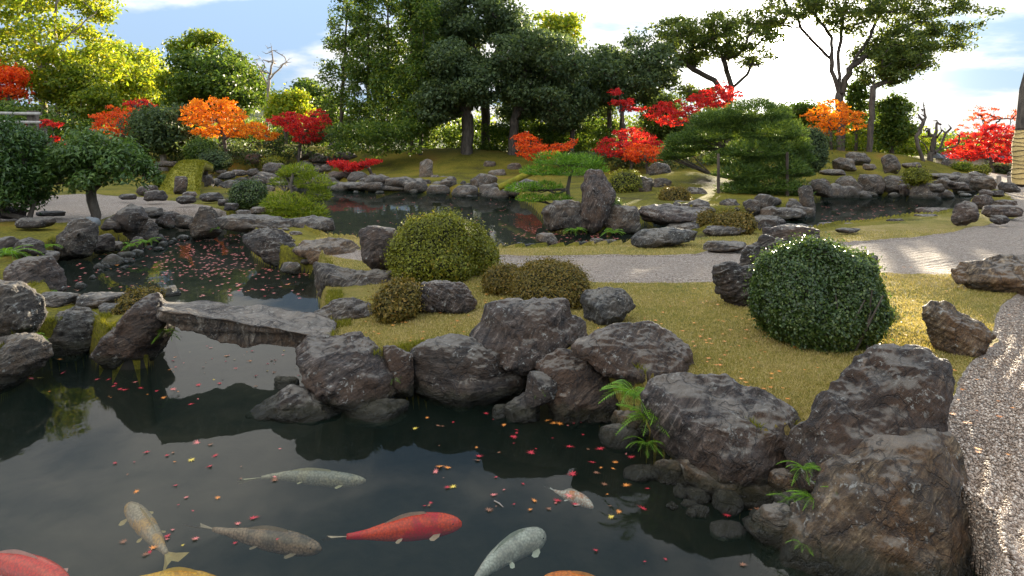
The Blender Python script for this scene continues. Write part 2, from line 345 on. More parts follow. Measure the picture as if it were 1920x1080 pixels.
mounds = [  # x, y, sigma x, sigma y, height
    (P(860, 0, 44)[0], 44, 7.0, 4.6, 1.35), (P(560, 0, 46)[0], 47, 8, 4.5, 1.25), (P(300, 0, 44)[0], 46, 9, 5, .8),
    (P(1300, 0, 28)[0], 28.5, 3.2, 3.6, .62), (P(1180, 0, 40)[0], 42, 6, 4, .8), (P(1560, 0, 34)[0], 36, 3.5, 2.6, 1.0), (P(1720, 0, 36)[0], 37.5, 3.6, 2.8, 1.25), (P(1400, 0, 40)[0], 40, 8, 4, .8),
    (P(-100, 0, 48)[0], 52, 16, 8, 1.2), (-5.0, 8.2, 2.4, 1.0, -.3)]
def height(x, y):
    d = np.maximum(sdf(x, y, near_pond), sdf(x, y, mid_pond))          # positive in the water
    land = LZ + np.zeros_like(x)
    for a, b, sx, sy, h in mounds: land = land + h*np.exp(-((x-a)/sx)**2-((y-b)/sy)**2)
    land = land + np.clip((y-46)/40, 0, 1)*.5
    p = np.stack([x*.8, y*.8, 0*x], -1)
    land = land + .035*fbm(p, 3, 3) + .006*noise3(p*14, 9)
    s = np.clip(y/9, .6, 4)
    t = np.clip((-d/s+.10)/.22, 0, 1); t = t*t*(3-2*t)
    deep = -.55
    h = deep+(land-deep)*t
    far = np.clip((-d/s)/1.6, 0, 1)                                    # banks rise away from the water
    return np.where(t >= 1, np.minimum(land, .30+(land-.30)*(.25+.75*far)), h), d
def hgt(x, y): return float(height(np.array([float(x)]), np.array([float(y)]))[0][0])
us = np.linspace(-1.15, 1.15, 820)
pys = np.concatenate([np.arange(272.2, 300, .9), np.arange(300, 480, .8), np.arange(480, 700, 2.0), np.arange(700, 1500, 4.5)])
Ys = (F*(EYE-LZ)/(pys-HY))[::-1]
Ys = np.concatenate([[-12, 0.5], Ys]); Ueff = np.maximum(Ys, 12.0*(Ys < 1)); Ueff = np.where(Ys < 1, 9, Ys)
gx = us[None]*Ueff[:, None]; gy = np.broadcast_to(Ys[:, None], gx.shape)
def gdf(x, y): return np.max([sdf(x, y, g) for g in gravels], axis=0)+.05*noise3(np.stack([x*3, y*3, 0*x], -1), 5)
g0 = gdf(gx.ravel(), gy.ravel()); e_ = .02; gxx = (gdf(gx.ravel()+e_, gy.ravel())-g0)/e_; gyy = (gdf(gx.ravel(), gy.ravel()+e_)-g0)/e_
dyr = np.gradient(Ys)[:, None]*np.ones_like(gx); dxr = np.gradient(gx, axis=1); near_ = (np.abs(g0) < .55*(np.abs(gyy)*dyr.ravel()+np.abs(gxx)*dxr.ravel())) & (gy.ravel() < 60) & (gy.ravel() > 1)
nrm2 = gxx**2+gyy**2+1e-6
gx = gx.copy(); gy = gy.copy(); gx.ravel()[near_] -= (g0*gxx/nrm2)[near_]; gy.ravel()[near_] -= (g0*gyy/nrm2)[near_]
hx, dd = height(gx.ravel(), gy.ravel())
gdist = np.max([sdf(gx.ravel(), gy.ravel(), g) for g in gravels], axis=0)
ldist = np.max([sdf(gx.ravel(), gy.ravel(), g) for g in lawns], axis=0)
wob = .05*noise3(np.stack([gx.ravel()*3, gy.ravel()*3, 0*hx], -1), 5)
yy = gy.ravel(); isg = gdist+wob > 0
hx = hx - np.where(isg, .03, 0)*np.clip((gdist+wob)/.04, 0, 1)
hx = hx + np.where((gdist > .03) & (yy < 9), .013*np.sin((gdist)*2*math.pi/.12), 0)
GV = np.stack([gx.ravel(), yy, hx], -1); gdist = np.where(near_, 0, gdist)
nr, ncc = gx.shape
ii = (np.arange(nr-1)[:, None]*ncc+np.arange(ncc-1)[None]).ravel()
GF = np.stack([ii, ii+1, ii+ncc+1, ii+ncc], -1)
fz = hx[GF].mean(1); fg = np.where(near_, 0, gdist+wob)[GF].mean(1); fl = (ldist+wob)[GF].mean(1); fd = dd[GF].mean(1)
cls = np.where(fz < 0, 0, np.where((fg > 0) & (fd < 0), 1, np.where(fl > 0, 2, 3)))
for k, (nm, mt) in enumerate([('pond_bed', BED), ('gravel', GRAVEL), ('lawn', LAWN), ('ground', SOIL)]):
    Fk = GF[cls == k]; u, inv = np.unique(Fk, return_inverse=True)
    me = mesh_np(nm, GV[u], inv.reshape(-1, 4), mt, True, {'rake': ('POINT', gdist[u])}); tag(put(nm, me), kind='structure')
wm = mesh_np('pond_water', [(-70, -12, 0), (70, -12, 0), (70, 60, 0), (-70, 60, 0)], [(0, 1, 2, 3)], WATER); tag(put('pond_water', wm), kind='structure')

# distant hills
def hills():
    x = np.linspace(-420, 420, 120); y = np.linspace(150, 420, 30); X, Yg = np.meshgrid(x, y)
    H_ = .8+(np.clip((Yg-150)/200, 0, 1))*(5+22*np.exp(-((X+190)/110)**2)+3*noise3(np.stack([X.ravel()/60, Yg.ravel()/60, 0*X.ravel()], -1), 4).reshape(X.shape))
    V = np.stack([X.ravel(), Yg.ravel(), H_.ravel()], -1); i = (np.arange(29)[:, None]*120+np.arange(119)[None]).ravel()
    m = simple_mat('wooded_hill', (.02, .035, .012), (.10, .11, .03), .12, 1.0, (1, 1, 1), 1.0, 3.0, 8)
    tag(put('hills', mesh_np('hills', V, np.stack([i, i+1, i+121, i+120], -1), m, True)), kind='structure')
hills()

# ------------------------------------------------------------------ stones
def rad_outline(poly):
    p = np.asarray(poly, float); lo = p.min(0); hi = p.max(0); c = (lo+hi)/2; hs = (hi-lo)/2
    q = (p-c)/hs; return c, hs, q
def ray_r(q, ang):
    """radius of closed polygon q (normalised, around origin) in direction ang"""
    d = np.stack([np.cos(ang), np.sin(ang)], -1); r = np.zeros(len(ang)); n = len(q)
    for i in range(n):
        a = q[i]; e = q[(i+1) % n]-a; den = d[:, 0]*e[1]-d[:, 1]*e[0]
        ok = np.abs(den) > 1e-9; den = np.where(ok, den, 1)
        t = (a[0]*e[1]-a[1]*e[0])/den; s = (a[0]*d[:, 1]-a[1]*d[:, 0])/den
        r = np.where(ok & (t > 0) & (s >= -1e-6) & (s <= 1+1e-6), np.maximum(r, t), r)
    return np.where(r == 0, 1, r)
def body(poly, pybase, z0, depth=.8, lvl=4, seed=0, facets=16, lean=.45, rough=1.0, box=.75, Y=None, strat=.6, grow=1.0):
    """solid with the given outline; returns verts relative to origin, faces, origin"""
    rs = np.random.default_rng(seed+1)
    if Y is None: Y = F*(EYE-z0)/(pybase-HY)
    c, hs, q = rad_outline(poly); hs = hs*grow; half = hs[0]/F*Y; D = half*depth
    Yc = Y+D*.8; sc = Yc/F
    V, Fc = ico(lvl); d = V.copy()
    for _ in range(facets):
        n = rs.normal(size=3); n[1] = -abs(n[1])*.9-.55; n /= np.linalg.norm(n); cut = rs.uniform(.40, .74)
        e = np.maximum(0, d@n-cut); d = d-e[:, None]*n*.92
    ang = np.arctan2(V[:, 2], V[:, 0]); r = np.hypot(d[:, 0], d[:, 2])
    a2 = np.arctan2(d[:, 2], d[:, 0]); qq = q*np.array([1, -1])
    R = ray_r(qq, a2)
    rr = np.clip(r, 0, 1); rr = 1-(1-rr)**(1/box) if box < 1 else rr
    X = R*rr*np.cos(a2)*hs[0]*sc; Z = R*rr*np.sin(a2)*hs[1]*sc
    Dy = np.sign(d[:, 1])*np.abs(d[:, 1])**.8*D*(.55+.45*np.clip(1-.35*np.sin(a2), 0, 1.3))
    Yv = Dy+lean*np.clip(Z, -9, 9)*.5
    ctr = P(c[0], c[1], Yc)
    Vv = np.stack([X, Yv, Z], -1)
    Vv[:, 2] = np.where(Vv[:, 2] < 0, Vv[:, 2], Vv[:, 2])
    s = (hs[0]*hs[1])**.5*sc
    N = vnormals(Vv, Fc); pn = Vv/s*1.6+seed*3.7
    tilt = rs.uniform(-.5, .5); stp = np.stack([Vv[:, 0]+Vv[:, 2]*tilt*0, Vv[:, 1], (Vv[:, 2]+Vv[:, 0]*tilt)*3.6], -1)/s*1.3+seed
    dsp = .028*fbm(pn, 5 if lvl > 4 else 4, seed, .52)+.035*strat*fbm(stp, 4, seed+9, .55, True)+.035*fbm(pn*2.3, 4, seed+20, .55, True)
    Vv = Vv+N*(dsp*s*rough)[:, None]
    zbase = z0 if Y is None else EYE+(HY-pybase)/F*Y
    org = np.array([ctr[0], Yc, zbase]); Vv = Vv+(ctr-org)
    return Vv, Fc, org
TONE = {'grey': (1.25, 1.2, 1.08), 'dark': (.72, .64, .56), 'brown': (1.10, .84, .64), 'pale': (1.9, 1.85, 1.7), 'mauve': (1.22, 1.05, .97), 'ochre': (2.0, 1.6, 1.05), 'blue': (1.2, 1.32, 1.32), 'white': (2.4, 2.4, 2.3)}
rc = [100]
def rock(label, poly, base, z0=0., tone='grey', name='boulder', cat='rock', lvl=4, group=None, **kw):
    rc[0] += 1; kw.setdefault('seed', rc[0])
    if len(poly) == 4 and not isinstance(poly[0], tuple):         # bounding box x0,x1,top,bottom -> irregular outline
        x0, x1, y0, y1 = poly; rs = np.random.default_rng(kw['seed']); n = 11
        cx, cy, hw, hh = (x0+x1)/2, (y0+y1)/2, (x1-x0)/2, (y1-y0)/2; pl = []
        for k in range(n):
            a = 2*math.pi*k/n+rs.uniform(-.2, .2); e = .62; ca, sa = math.cos(a), math.sin(a); j = rs.uniform(.84, 1.06)
            pl.append((cx+hw*np.sign(ca)*abs(ca)**e*j, cy+hh*np.sign(sa)*abs(sa)**e*j))
        poly = pl
    V, Fc, org = body(poly, base, z0, lvl=lvl, grow=1.05, **kw)
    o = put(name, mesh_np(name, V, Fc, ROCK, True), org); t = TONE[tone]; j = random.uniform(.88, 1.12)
    o.color = (t[0]*j, t[1]*j, t[2]*j, 1)
    return tag(o, label, cat, group)

# the big stones round the near pond (outlines in photo pixels, waterline row)
rock('rounded grey boulder with white veined crown at the right end of the stone bridge', [(540, 672), (552, 645), (590, 640), (630, 630), (662, 632), (690, 660), (722, 700), (732, 740), (728, 778), (700, 785), (640, 762), (580, 742), (545, 715)], 785, 0, 'mauve', lvl=5, depth=.75, lean=.6, seed=3)
rock('narrow upright stone wedged between the veined boulder and a long dark boulder', [(715, 655), (735, 656), (770, 672), (773, 745), (740, 755), (725, 700)], 755, 0.02, 'brown', name='upright_stone', depth=.7)
rock('long dark slanting boulder at the water edge, under the flat ledge rock', [(775, 672), (800, 650), (850, 645), (905, 655), (945, 668), (950, 695), (990, 715), (985, 745), (920, 765), (820, 762), (776, 740)], 768, 0, 'dark', lvl=5, depth=.6, lean=.6, seed=9)
rock('broad two-tiered ledge boulder with pale top on the lawn edge', [(883, 636), (905, 612), (912, 585), (950, 575), (1020, 574), (1062, 577), (1072, 600), (1100, 615), (1098, 640), (1050, 665), (980, 688), (945, 672), (890, 650)], 692, .30, 'mauve', lvl=5, depth=.6, lean=.6, seed=14)
rock('brown peaked boulder with light ridge behind the ferns', [(1082, 656), (1130, 632), (1190, 620), (1235, 620), (1270, 640), (1295, 665), (1303, 705), (1280, 722), (1230, 745), (1170, 735), (1125, 690)], 745, .25, 'brown', lvl=5, depth=.6, lean=.7, seed=17)
rock('rough brown boulder below the ledge rock with rusty base in the water', [(1010, 690), (1050, 668), (1095, 672), (1130, 700), (1155, 740), (1150, 785), (1090, 795), (1040, 785), (1020, 740)], 795, 0, 'brown', lvl=5, depth=.6, lean=.5, seed=21)
rock('squat mossy stone at the waterline between two dark boulders', [(950, 765), (980, 742), (1010, 742), (1018, 765), (1015, 795), (950, 798)], 797, 0, 'grey', depth=.8)
rock('small smooth blue-grey cobble at the waterline beside the mossy stone', (922, 950, 760, 785), 783, 0, 'blue', name='cobble', cat='stone', lvl=3, depth=1, rough=.2, facets=0)
rock('low dark stone behind the mossy waterline stone', (985, 1050, 700, 760), 770, .1, 'dark', lvl=3)
rock('big heart-topped boulder with pale flakes overhanging the right pond shore', [(1218, 775), (1228, 745), (1270, 725), (1350, 722), (1395, 726), (1420, 752), (1455, 765), (1500, 795), (1520, 820), (1500, 865), (1440, 900), (1380, 910), (1290, 885), (1240, 860), (1222, 820)], 905, .12, 'mauve', lvl=5, depth=.7, lean=.9, seed=27)
rock('dark mossy footing stone under the heart-topped boulder', [(1280, 880), (1340, 885), (1440, 895), (1490, 905), (1480, 940), (1400, 955), (1310, 940)], 955, 0, 'ochre', lvl=4, depth=.6)
rock('large dark sloping boulder with white lichen spots and ochre side by the gravel', [(1510, 900), (1515, 850), (1545, 790), (1600, 740), (1650, 695), (1700, 676), (1775, 676), (1802, 705), (1812, 745), (1790, 800), (1755, 838), (1700, 870), (1620, 905), (1560, 912)], 905, .28, 'brown', lvl=5, depth=.55, lean=.8, seed=31)
rock('huge pale ochre boulder with a bright ridge filling the bottom right corner', [(1440, 1110), (1500, 1020), (1560, 975), (1595, 925), (1660, 890), (1740, 868), (1805, 853), (1850, 880), (1872, 940), (1880, 1000), (1872, 1110), (1860, 1200), (1500, 1200)], 1120, .0, 'ochre', lvl=5, depth=.6, lean=.7, seed=36)
rock('fluted grey wedge stone lying in the water beside the bottom right boulder', [(1400, 1000), (1440, 965), (1480, 958), (1515, 985), (1525, 1010), (1490, 1035), (1430, 1025)], 1035, 0, 'pale', name='wedge_stone', depth=.7)
rock('small flat stone half under water left of the fluted wedge stone', (1330, 1400, 985, 1012), 1010, 0, 'dark', lvl=3, name='flat_stone')
rock('low stone at the root of the fern between heart-topped and sloping boulders', (1455, 1520, 930, 965), 965, .05, 'grey', lvl=3)
rock('pale stone half hidden by the hanging ferns left of the heart-topped boulder', (1145, 1215, 775, 825), 825, 0, 'ochre', lvl=4)
rock('narrow tilted flake of stone at the foot of the heart-topped boulder', (1225, 1285, 868, 910), 912, 0, 'ochre', lvl=3)
rock('submerged dark slab to the left of the bottom right boulder', (1420, 1560, 1010, 1070), 1060, -.05, 'dark', lvl=3)
rock('wide low dark slab lying in the water left of the veined boulder', [(450, 790), (480, 760), (540, 730), (600, 750), (640, 780), (620, 796), (520, 796)], 800, -.02, 'dark', name='flat_stone', lvl=4, depth=.5, lean=.2)
rock('small dark stone in the water at the left foot of the veined boulder', (508, 560, 708, 735), 735, 0, 'dark', lvl=3)
rock('grey stone slab in the water at the right foot of the veined boulder', (640, 770, 755, 800), 800, -.02, 'grey', lvl=3, name='flat_stone', lean=.2)
rock('dark stone wedged between the heart-topped and the sloping boulders', [(1478, 860), (1495, 815), (1530, 800), (1560, 830), (1560, 900), (1500, 940)], 935, .08, 'dark', lvl=4, depth=.6)
rock('low mossy stone in the gap below the wedged dark stone', (1440, 1530, 890, 960), 955, .02, 'ochre', lvl=4)
# stone bridge
def slab():
    X = [292, 340, 400, 450, 500, 560, 600, 624]
    bt = [563, 562, 567, 572, 573, 582, 589, 594]; ft = [580, 584, 594, 603, 611, 622, 630, 632]; fb = [604, 620, 640, 658, 652, 655, 658, 650]
    n, m = 110, 40; xs = np.linspace(292, 624, n); b = np.interp(xs, X, bt); f = np.interp(xs, X, ft); u = np.interp(xs, X, fb); V = []
    for k in range(n):
        e = min(1, min(k, n-1-k)/3.)**.5; A = P(xs[k], b[k], 6.85); B = P(xs[k], f[k], 6.25); Cc = P(xs[k], u[k], 6.32); D = A+[0, 0, -(B[2]-Cc[2])*.9-.05]
        A[0] = B[0]+(A[0]-B[0])*.8; D[0] = A[0]; q = [A, B, Cc, D]; ctr = sum(q)/4
        for j in range(m):
            t = j/m*4; i0 = int(t); w = t-i0; p_ = q[i0]*(1-w)+q[(i0+1) % 4]*w; V.append(ctr+(p_-ctr)*(.55+.45*e))
    V = np.array(V); i = np.arange(n-1)[:, None]*m; j = np.arange(m)[None]; Q = np.stack([i+j, i+m+j, i+m+(j+1) % m, i+(j+1) % m], -1).reshape(-1, 4)
    T = np.concatenate([Q[:, :3], Q[:, [0, 2, 3]]]); N = vnormals(V, T)
    V = V+N*(.020*fbm(V*np.array([1.2, 5, 16]), 4, 5, .55, True)+.025*fbm(V*3.5, 3, 8))[:, None]; org = np.array([V[:, 0].mean(), 6.5, .2])
    Q = Q.tolist()+[tuple(range(m)), tuple(range((n-1)*m+m-1, (n-1)*m-1, -1))]
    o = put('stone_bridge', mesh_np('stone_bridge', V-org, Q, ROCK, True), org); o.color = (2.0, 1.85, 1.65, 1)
    tag(o, 'long weathered grey stone slab spanning the channel as a footbridge', 'bridge')
slab()
# left group
rock('tall pointed dark stone standing at the left end of the stone bridge', [(168, 672), (182, 640), (225, 600), (262, 565), (282, 560), (295, 580), (297, 640), (285, 690), (240, 698), (190, 690)], 700, 0, 'brown', name='standing_stone', lvl=5, depth=.6, lean=.3, seed=44)
rock('mossy ochre flank stone tucked behind the tall pointed dark stone', [(275, 640), (300, 605), (322, 615), (305, 650), (285, 680)], 672, 0, 'ochre', lvl=3)
rock('rounded blue-grey boulder with white speckles left of the pointed stone', [(72, 620), (90, 592), (130, 582), (150, 588), (182, 610), (175, 645), (155, 665), (110, 672), (75, 660)], 668, 0, 'blue', lvl=5, depth=.7, seed=47)
rock('large tapering grey boulder at the left picture edge above a shelf rock', [(-60, 560), (-20, 535), (20, 540), (60, 565), (68, 600), (40, 640), (0, 650), (-60, 650)], 690, .1, 'grey', lvl=5, depth=.7, seed=50)
rock('pale shelf rock sloping into the pond at the left picture edge', [(-80, 650), (0, 635), (45, 640), (72, 655), (80, 675), (50, 700), (10, 732), (-80, 745)], 738, 0, 'pale', lvl=5, depth=.6, seed=52)
rock('rugged mauve boulder at left edge beside the upper pond', [(0, 500), (30, 487), (80, 487), (100, 510), (112, 545), (60, 560), (15, 545)], 562, .1, 'mauve', lvl=5, depth=.7, seed=55)
rock('dark stone under the bright fern on the left bank', [(10, 470), (45, 448), (70, 455), (75, 480), (40, 490)], 492, .3, 'dark', lvl=4)
rock('low grey stone between two ferns on the left bank', (60, 105, 470, 492), 495, .2, 'grey', lvl=3)
rock('small dark stone at the very left edge of the bank', (-30, 30, 445, 480), 482, .35, 'dark', lvl=3)
rock('cracked grey block with pale sunny right face at the pond edge', [(98, 470), (112, 440), (125, 415), (150, 414), (172, 425), (173, 460), (162, 484), (145, 492), (105, 485)], 492, 0, 'grey', lvl=5, depth=.7, seed=58)
rock('dark knobbly stone right of the cracked grey block', (172, 212, 440, 478), 480, 0, 'dark', lvl=4)
rock('small squared stone between the knobbly stone and a fern', (207, 228, 452, 472), 475, 0, 'grey', lvl=3)
rock('little upright stone beside the fern at the upper pond edge', (240, 266, 444, 472), 474, 0, 'mauve', lvl=3)
rock('big dome-shaped dark boulder behind a slanting boulder on the left bank', [(202, 408), (215, 390), (235, 383), (258, 392), (270, 410), (260, 432), (215, 436)], 440, .30, 'dark', lvl=4, depth=.8)
rock('slanting grey boulder dipping into the upper pond in front of the dome boulder', [(225, 440), (240, 412), (262, 404), (285, 425), (292, 450), (285, 462), (245, 450)], 462, 0, 'grey', lvl=5, depth=.8, seed=62)
rock('low dark wedge stone left of the dome-shaped boulder', (188, 228, 408, 434), 436, .35, 'dark', lvl=3)
rock('flat-topped stone right behind the dome boulder', (255, 300, 388, 412), 418, .3, 'grey', lvl=3)
rock('broad blocky stone on the far shore of the upper pond', (285, 332, 397, 428), 430, 0, 'mauve', lvl=4)
rock('narrow stone next to the triangular upright stone', (328, 362, 404, 432), 434, 0, 'grey', lvl=3)
rock('triangular grey upright stone standing at the upper pond edge', [(353, 425), (362, 402), (375, 390), (392, 392), (408, 412), (412, 438), (400, 452), (360, 450)], 453, 0, 'grey', name='standing_stone', lvl=5, depth=.7, seed=66)
rock('flat slab bridging from the triangular stone to the pine mound', [(408, 412), (430, 405), (490, 406), (545, 415), (552, 428), (520, 434), (460, 435), (415, 428)], 440, .22, 'grey', name='stone_slab', cat='stone slab', lvl=4, depth=.4, lean=.4, box=.5)
rock('large dark blocky boulder at the mouth of the upper pond', [(453, 445), (470, 435), (520, 434), (540, 445), (552, 480), (540, 500), (505, 502), (475, 485), (458, 465)], 503, 0, 'dark', lvl=5, depth=.6, seed=70)
rock('mossy round-backed boulder right of the large dark blocky boulder', [(552, 475), (560, 455), (600, 450), (650, 452), (672, 470), (668, 490), (620, 500), (575, 500)], 503, .1, 'ochre', lvl=4, depth=.6)
rock('small round pale stone in the water below the dark blocky boulder', (526, 563, 492, 517), 517, 0, 'pale', lvl=3)
rock('low white-veined stone at the right end of the flat slab', (542, 625, 407, 438), 440, .2, 'grey', lvl=4)
rock('pale thin stone on the grass tip beside the dark blocky boulder', (540, 565, 434, 446), 447, .3, 'pale', lvl=3)
rock('grey boulder with saddle top and horn at its left end, by the short grass', [(585, 500), (600, 500), (640, 512), (680, 515), (705, 510), (735, 515), (752, 530), (735, 560), (700, 575), (640, 570), (595, 560), (588, 530)], 578, .05, 'grey', lvl=5, depth=.55, seed=74)
rock('low rounded grey rock between the saddle boulder and the stone bridge', [(590, 590), (620, 570), (660, 563), (695, 572), (704, 590), (680, 605), (640, 620), (600, 612)], 618, .25, 'grey', lvl=5, depth=.6, seed=78)
rock('tall flat-topped grey block standing left of the big azalea', [(670, 440), (675, 431), (700, 427), (735, 433), (742, 450), (738, 500), (725, 512), (700, 510), (680, 490)], 514, .40, 'mauve', name='standing_stone', lvl=5, depth=.8, lean=.2, box=.6, rough=.7, seed=81)
rock('banded red-brown stone on the lawn beside the little bronze shrub', [(780, 560), (795, 538), (835, 534), (865, 540), (888, 570), (885, 583), (820, 590), (783, 585)], 592, .40, 'mauve', lvl=5, depth=.6, strat=2.2, seed=84)
rock('blue-grey flat-topped stone alone on the lawn', [(1090, 572), (1098, 552), (1140, 546), (1175, 550), (1198, 580), (1170, 600), (1130, 612), (1098, 600)], 612, .42, 'blue', lvl=5, depth=.7, lean=.9, seed=88)
rock('fluted dark block at the left of the clipped shrub', [(1348, 505), (1360, 498), (1420, 505), (1435, 520), (1440, 575), (1405, 578), (1365, 565), (1347, 550)], 578, .42, 'dark', lvl=5, depth=.6, lean=.3, strat=2.0, seed=91)
rock('dark slanting fin of stone leaning between the fluted block and the flat-topped one', [(1385, 505), (1400, 475), (1440, 448), (1475, 455), (1480, 520), (1430, 530)], 552, .42, 'dark', lvl=4, depth=.4, strat=2.0)
rock('dark stone with a pale sunlit flat top behind the clipped shrub', [(1437, 470), (1440, 432), (1500, 429), (1535, 434), (1538, 470), (1525, 520), (1450, 520)], 532, .42, 'mauve', lvl=4, depth=.6, lean=.3)
rock('small dark stone peeping out right of the clipped shrub', (1600, 1650, 475, 508), 528, .42, 'dark', lvl=4)
rock('stump-like hollow-topped stone at the meeting of lawn and gravel', [(1752, 590), (1760, 577), (1800, 575), (1815, 592), (1840, 605), (1858, 630), (1840, 655), (1800, 672), (1765, 655), (1755, 630)], 674, .42, 'ochre', lvl=5, depth=.8, lean=.5, strat=1.6, seed=96)
rock('long tan boulder resting on the gravel at the right picture edge', [(1795, 515), (1810, 495), (1860, 488), (1920, 483), (1990, 485), (2030, 520), (1990, 560), (1890, 557), (1830, 545)], 558, .42, 'ochre', lvl=5, depth=.5, seed=99)
rock('pointed dark stone in the upper pond behind the stone bridge', [(283, 556), (300, 540), (322, 537), (335, 556)], 558, 0, 'mauve', lvl=3)
rock('dark flat stone on the mossy spit left of the stone bridge', (140, 235, 552, 580), 585, .1, 'grey', lvl=4)
rock('striped low stone behind the rounded blue-grey boulder', (60, 140, 552, 578), 585, .1, 'grey', lvl=4)
rock('small grey stone with moss beard beside the pointed stone', (180, 225, 570, 592), 595, .15, 'blue', lvl=3)
# middle distance: island with the small pine and the right-hand shores
M = [
 ((1018, 1102, 376, 438), 440, 0, 'grey', 'roundish pale grey boulder in the water before the standing stone'),
 ([(1085, 420), (1090, 345), (1105, 322), (1130, 318), (1148, 345), (1155, 370), (1140, 425), (1110, 435)], 432, .1, 'mauve', 'tall pointed standing stone beside the small pine'),
 ((1137, 1202, 386, 440), 440, 0, 'grey', 'blocky upright stone at the left end of the overhanging slab'),
 ([(1200, 400), (1210, 390), (1260, 386), (1330, 395), (1345, 410), (1310, 420), (1250, 424), (1205, 415)], 424, .18, 'mauve', 'long oval slab overhanging the narrow channel'),
 ((1255, 1340, 412, 440), 440, 0, 'dark', 'dark stone in shade under the oval slab'),
 ([(1187, 450), (1205, 435), (1260, 430), (1312, 438), (1315, 453), (1260, 458), (1210, 467), (1190, 460)], 467, .38, 'blue', 'flat slanted slab on the lawn before the oval slab'),
 ((1268, 1312, 421, 435), 436, .3, 'grey', 'thin low stone behind the slanted slab'),
 ((1322, 1398, 424, 442), 443, .38, 'grey', 'long flat stone in the grass before the low azalea'),
 ((1322, 1408, 453, 472), 473, .42, 'grey', 'low ridge stone between lawn edge and gravel'),
 ((1006, 1048, 438, 460), 461, .15, 'pale', 'small square stone at the pond edge beside the gravel'),
 ((1105, 1134, 447, 457), 458, .1, 'grey', 'tiny flat stone at the pond edge right of the square stone'),
 ((1170, 1228, 330, 370), 371, 24, 'grey', 'flat-topped stone beyond the tall pointed standing stone'),
 ((1218, 1262, 305, 336), 337, 28, 'grey', 'rugged peak stone on top of the island'),
 ((1284, 1330, 350, 384), 385, 23, 'grey', 'squared stone right of the island azalea'),
 ((1258, 1300, 377, 394), 396, 21, 'mauve', 'rounded low stone just behind the oval slab'),
 ((1298, 1330, 375, 396), 397, 21.3, 'mauve', 'round stone at the right end of the oval slab'),
 ((1350, 1392, 374, 402), 403, 20, 'grey', 'triangular grey stone on the island right shore'),
 ((1395, 1426, 374, 406), 407, 19.5, 'grey', 'upright squarish stone on the island right shore'),
 ((1225, 1262, 334, 356), 357, 25, 'grey', 'small stone behind the island azalea'),
 ((1400, 1475, 405, 440), 440, .1, 'dark', 'dark stone where the channel meets the right pond'),
 ((1448, 1516, 390, 414), 415, 0, 'grey', 'low grey stone on the left shore of the right pond'),
 ((1500, 1530, 348, 402), 403, 0, 'grey', 'upright slim stone on the left shore of the right pond'),
 ((1520, 1562, 335, 372), 373, 26, 'grey', 'rough stone under the cave-like slab'),
 ((1538, 1590, 318, 330), 331, 29.0, 'pale', 'flat capstone over a dark hollow above the right pond'),
 ((1565, 1612, 296, 322), 324, 30, 'pale', 'pale rounded boulder above the capstone'),
 ((1590, 1635, 284, 310), 312, 33, 'grey', 'stone behind the pale rounded boulder'),
 ((1568, 1618, 330, 368), 369, 0, 'grey', 'slanting stone at the water left of the round stones'),
 ((1612, 1662, 325, 366), 367, 0, 'grey', 'broad stone at the water of the right pond'),
 ((1660, 1708, 330, 366), 367, 0, 'grey', 'grey rounded stone at the middle of the right far shore'),
 ((1686, 1710, 345, 368), 369, 0, 'mauve', 'small stone touching the right far water'),
 ((1708, 1734, 340, 370), 371, 0, 'pale', 'pale upright stone at the right far shore'),
 ((1618, 1642, 307, 320), 321, 30.5, 'pale', 'small white stone on the moss bank'),
 ((1656, 1692, 288, 326), 327, 31, 'grey', 'conical grey stone standing on the moss bank'),
 ((1695, 1730, 303, 318), 319, 33, 'mauve', 'low stone right of the conical stone'),
 ((1745, 1775, 344, 362), 363, 25.5, 'grey', 'stone on the right shore left of the big sunlit one'),
 ((1766, 1786, 298, 322), 323, 37, 'grey', 'tall pointed stone before the garden wall'),
 ((1822, 1870, 330, 358), 359, 24.6, 'grey', 'big sloping stone among the right shore rocks'),
 ((1780, 1822, 340, 358), 359, 25.5, 'mauve', 'long low stone among the right shore rocks'),
 ((1740, 1800, 325, 338), 339, 30, 'grey', 'row stone before the moss slope at right'),
 ((1876, 1912, 342, 362), 363, 23, 'dark', 'dark rough stone by the far gravel path'),
 ((1908, 1940, 332, 350), 352, 26, 'dark', 'dark stone at right edge beside the wrapped trunk'),
 ((1838, 1866, 356, 370), 371, 21.7, 'mauve', 'low dark stone at the right water margin'),
 ((1860, 1884, 357, 370), 371, 21.8, 'dark', 'small pointed dark stone on the right lawn'),
 ((1826, 1862, 366, 392), 393, 18.0, 'mauve', 'dark cubic stone behind the split standing stone'),
 ((1866, 1908, 375, 388), 389, 18.5, 'mauve', 'square low stone at the right lawn'),
 ([(1788, 412), (1800, 385), (1820, 377), (1836, 382), (1836, 415), (1815, 424), (1792, 423)], 424, .42, 'mauve', 'split standing stone at the lawn and gravel edge'),
 ((1849, 1916, 386, 408), 409, .42, 'mauve', 'long folded rock on the gravel right of the split stone'),
 ((1860, 1896, 403, 421), 422, .42, 'dark', 'small dark rock in front of the long folded rock'),
 ((1720, 1790, 390, 410), 411, .1, 'brown', 'flat brown platform stone in the right pond edge'),
 ((1713, 1768, 402, 417), 418, .2, 'grey', 'low oval stone before the brown platform stone'),
 ((1664, 1698, 411, 422), 423, .25, 'mauve', 'small low stone on the golden lawn edge'),
 ((1538, 1622, 418, 432), 433, .2, 'mauve', 'long thin stone lying at the right pond edge'),
 ((1570, 1616, 428, 438), 439, .38, 'dark', 'flat dark stone in the golden lawn'),
 ((1456, 1536, 420, 442), 443, .15, 'dark', 'dark low stone behind the pale flat-topped stone'),
 ((1890, 1925, 322, 334), 335, 32, 'grey', 'far grey stone near the wrapped trunk'),
]
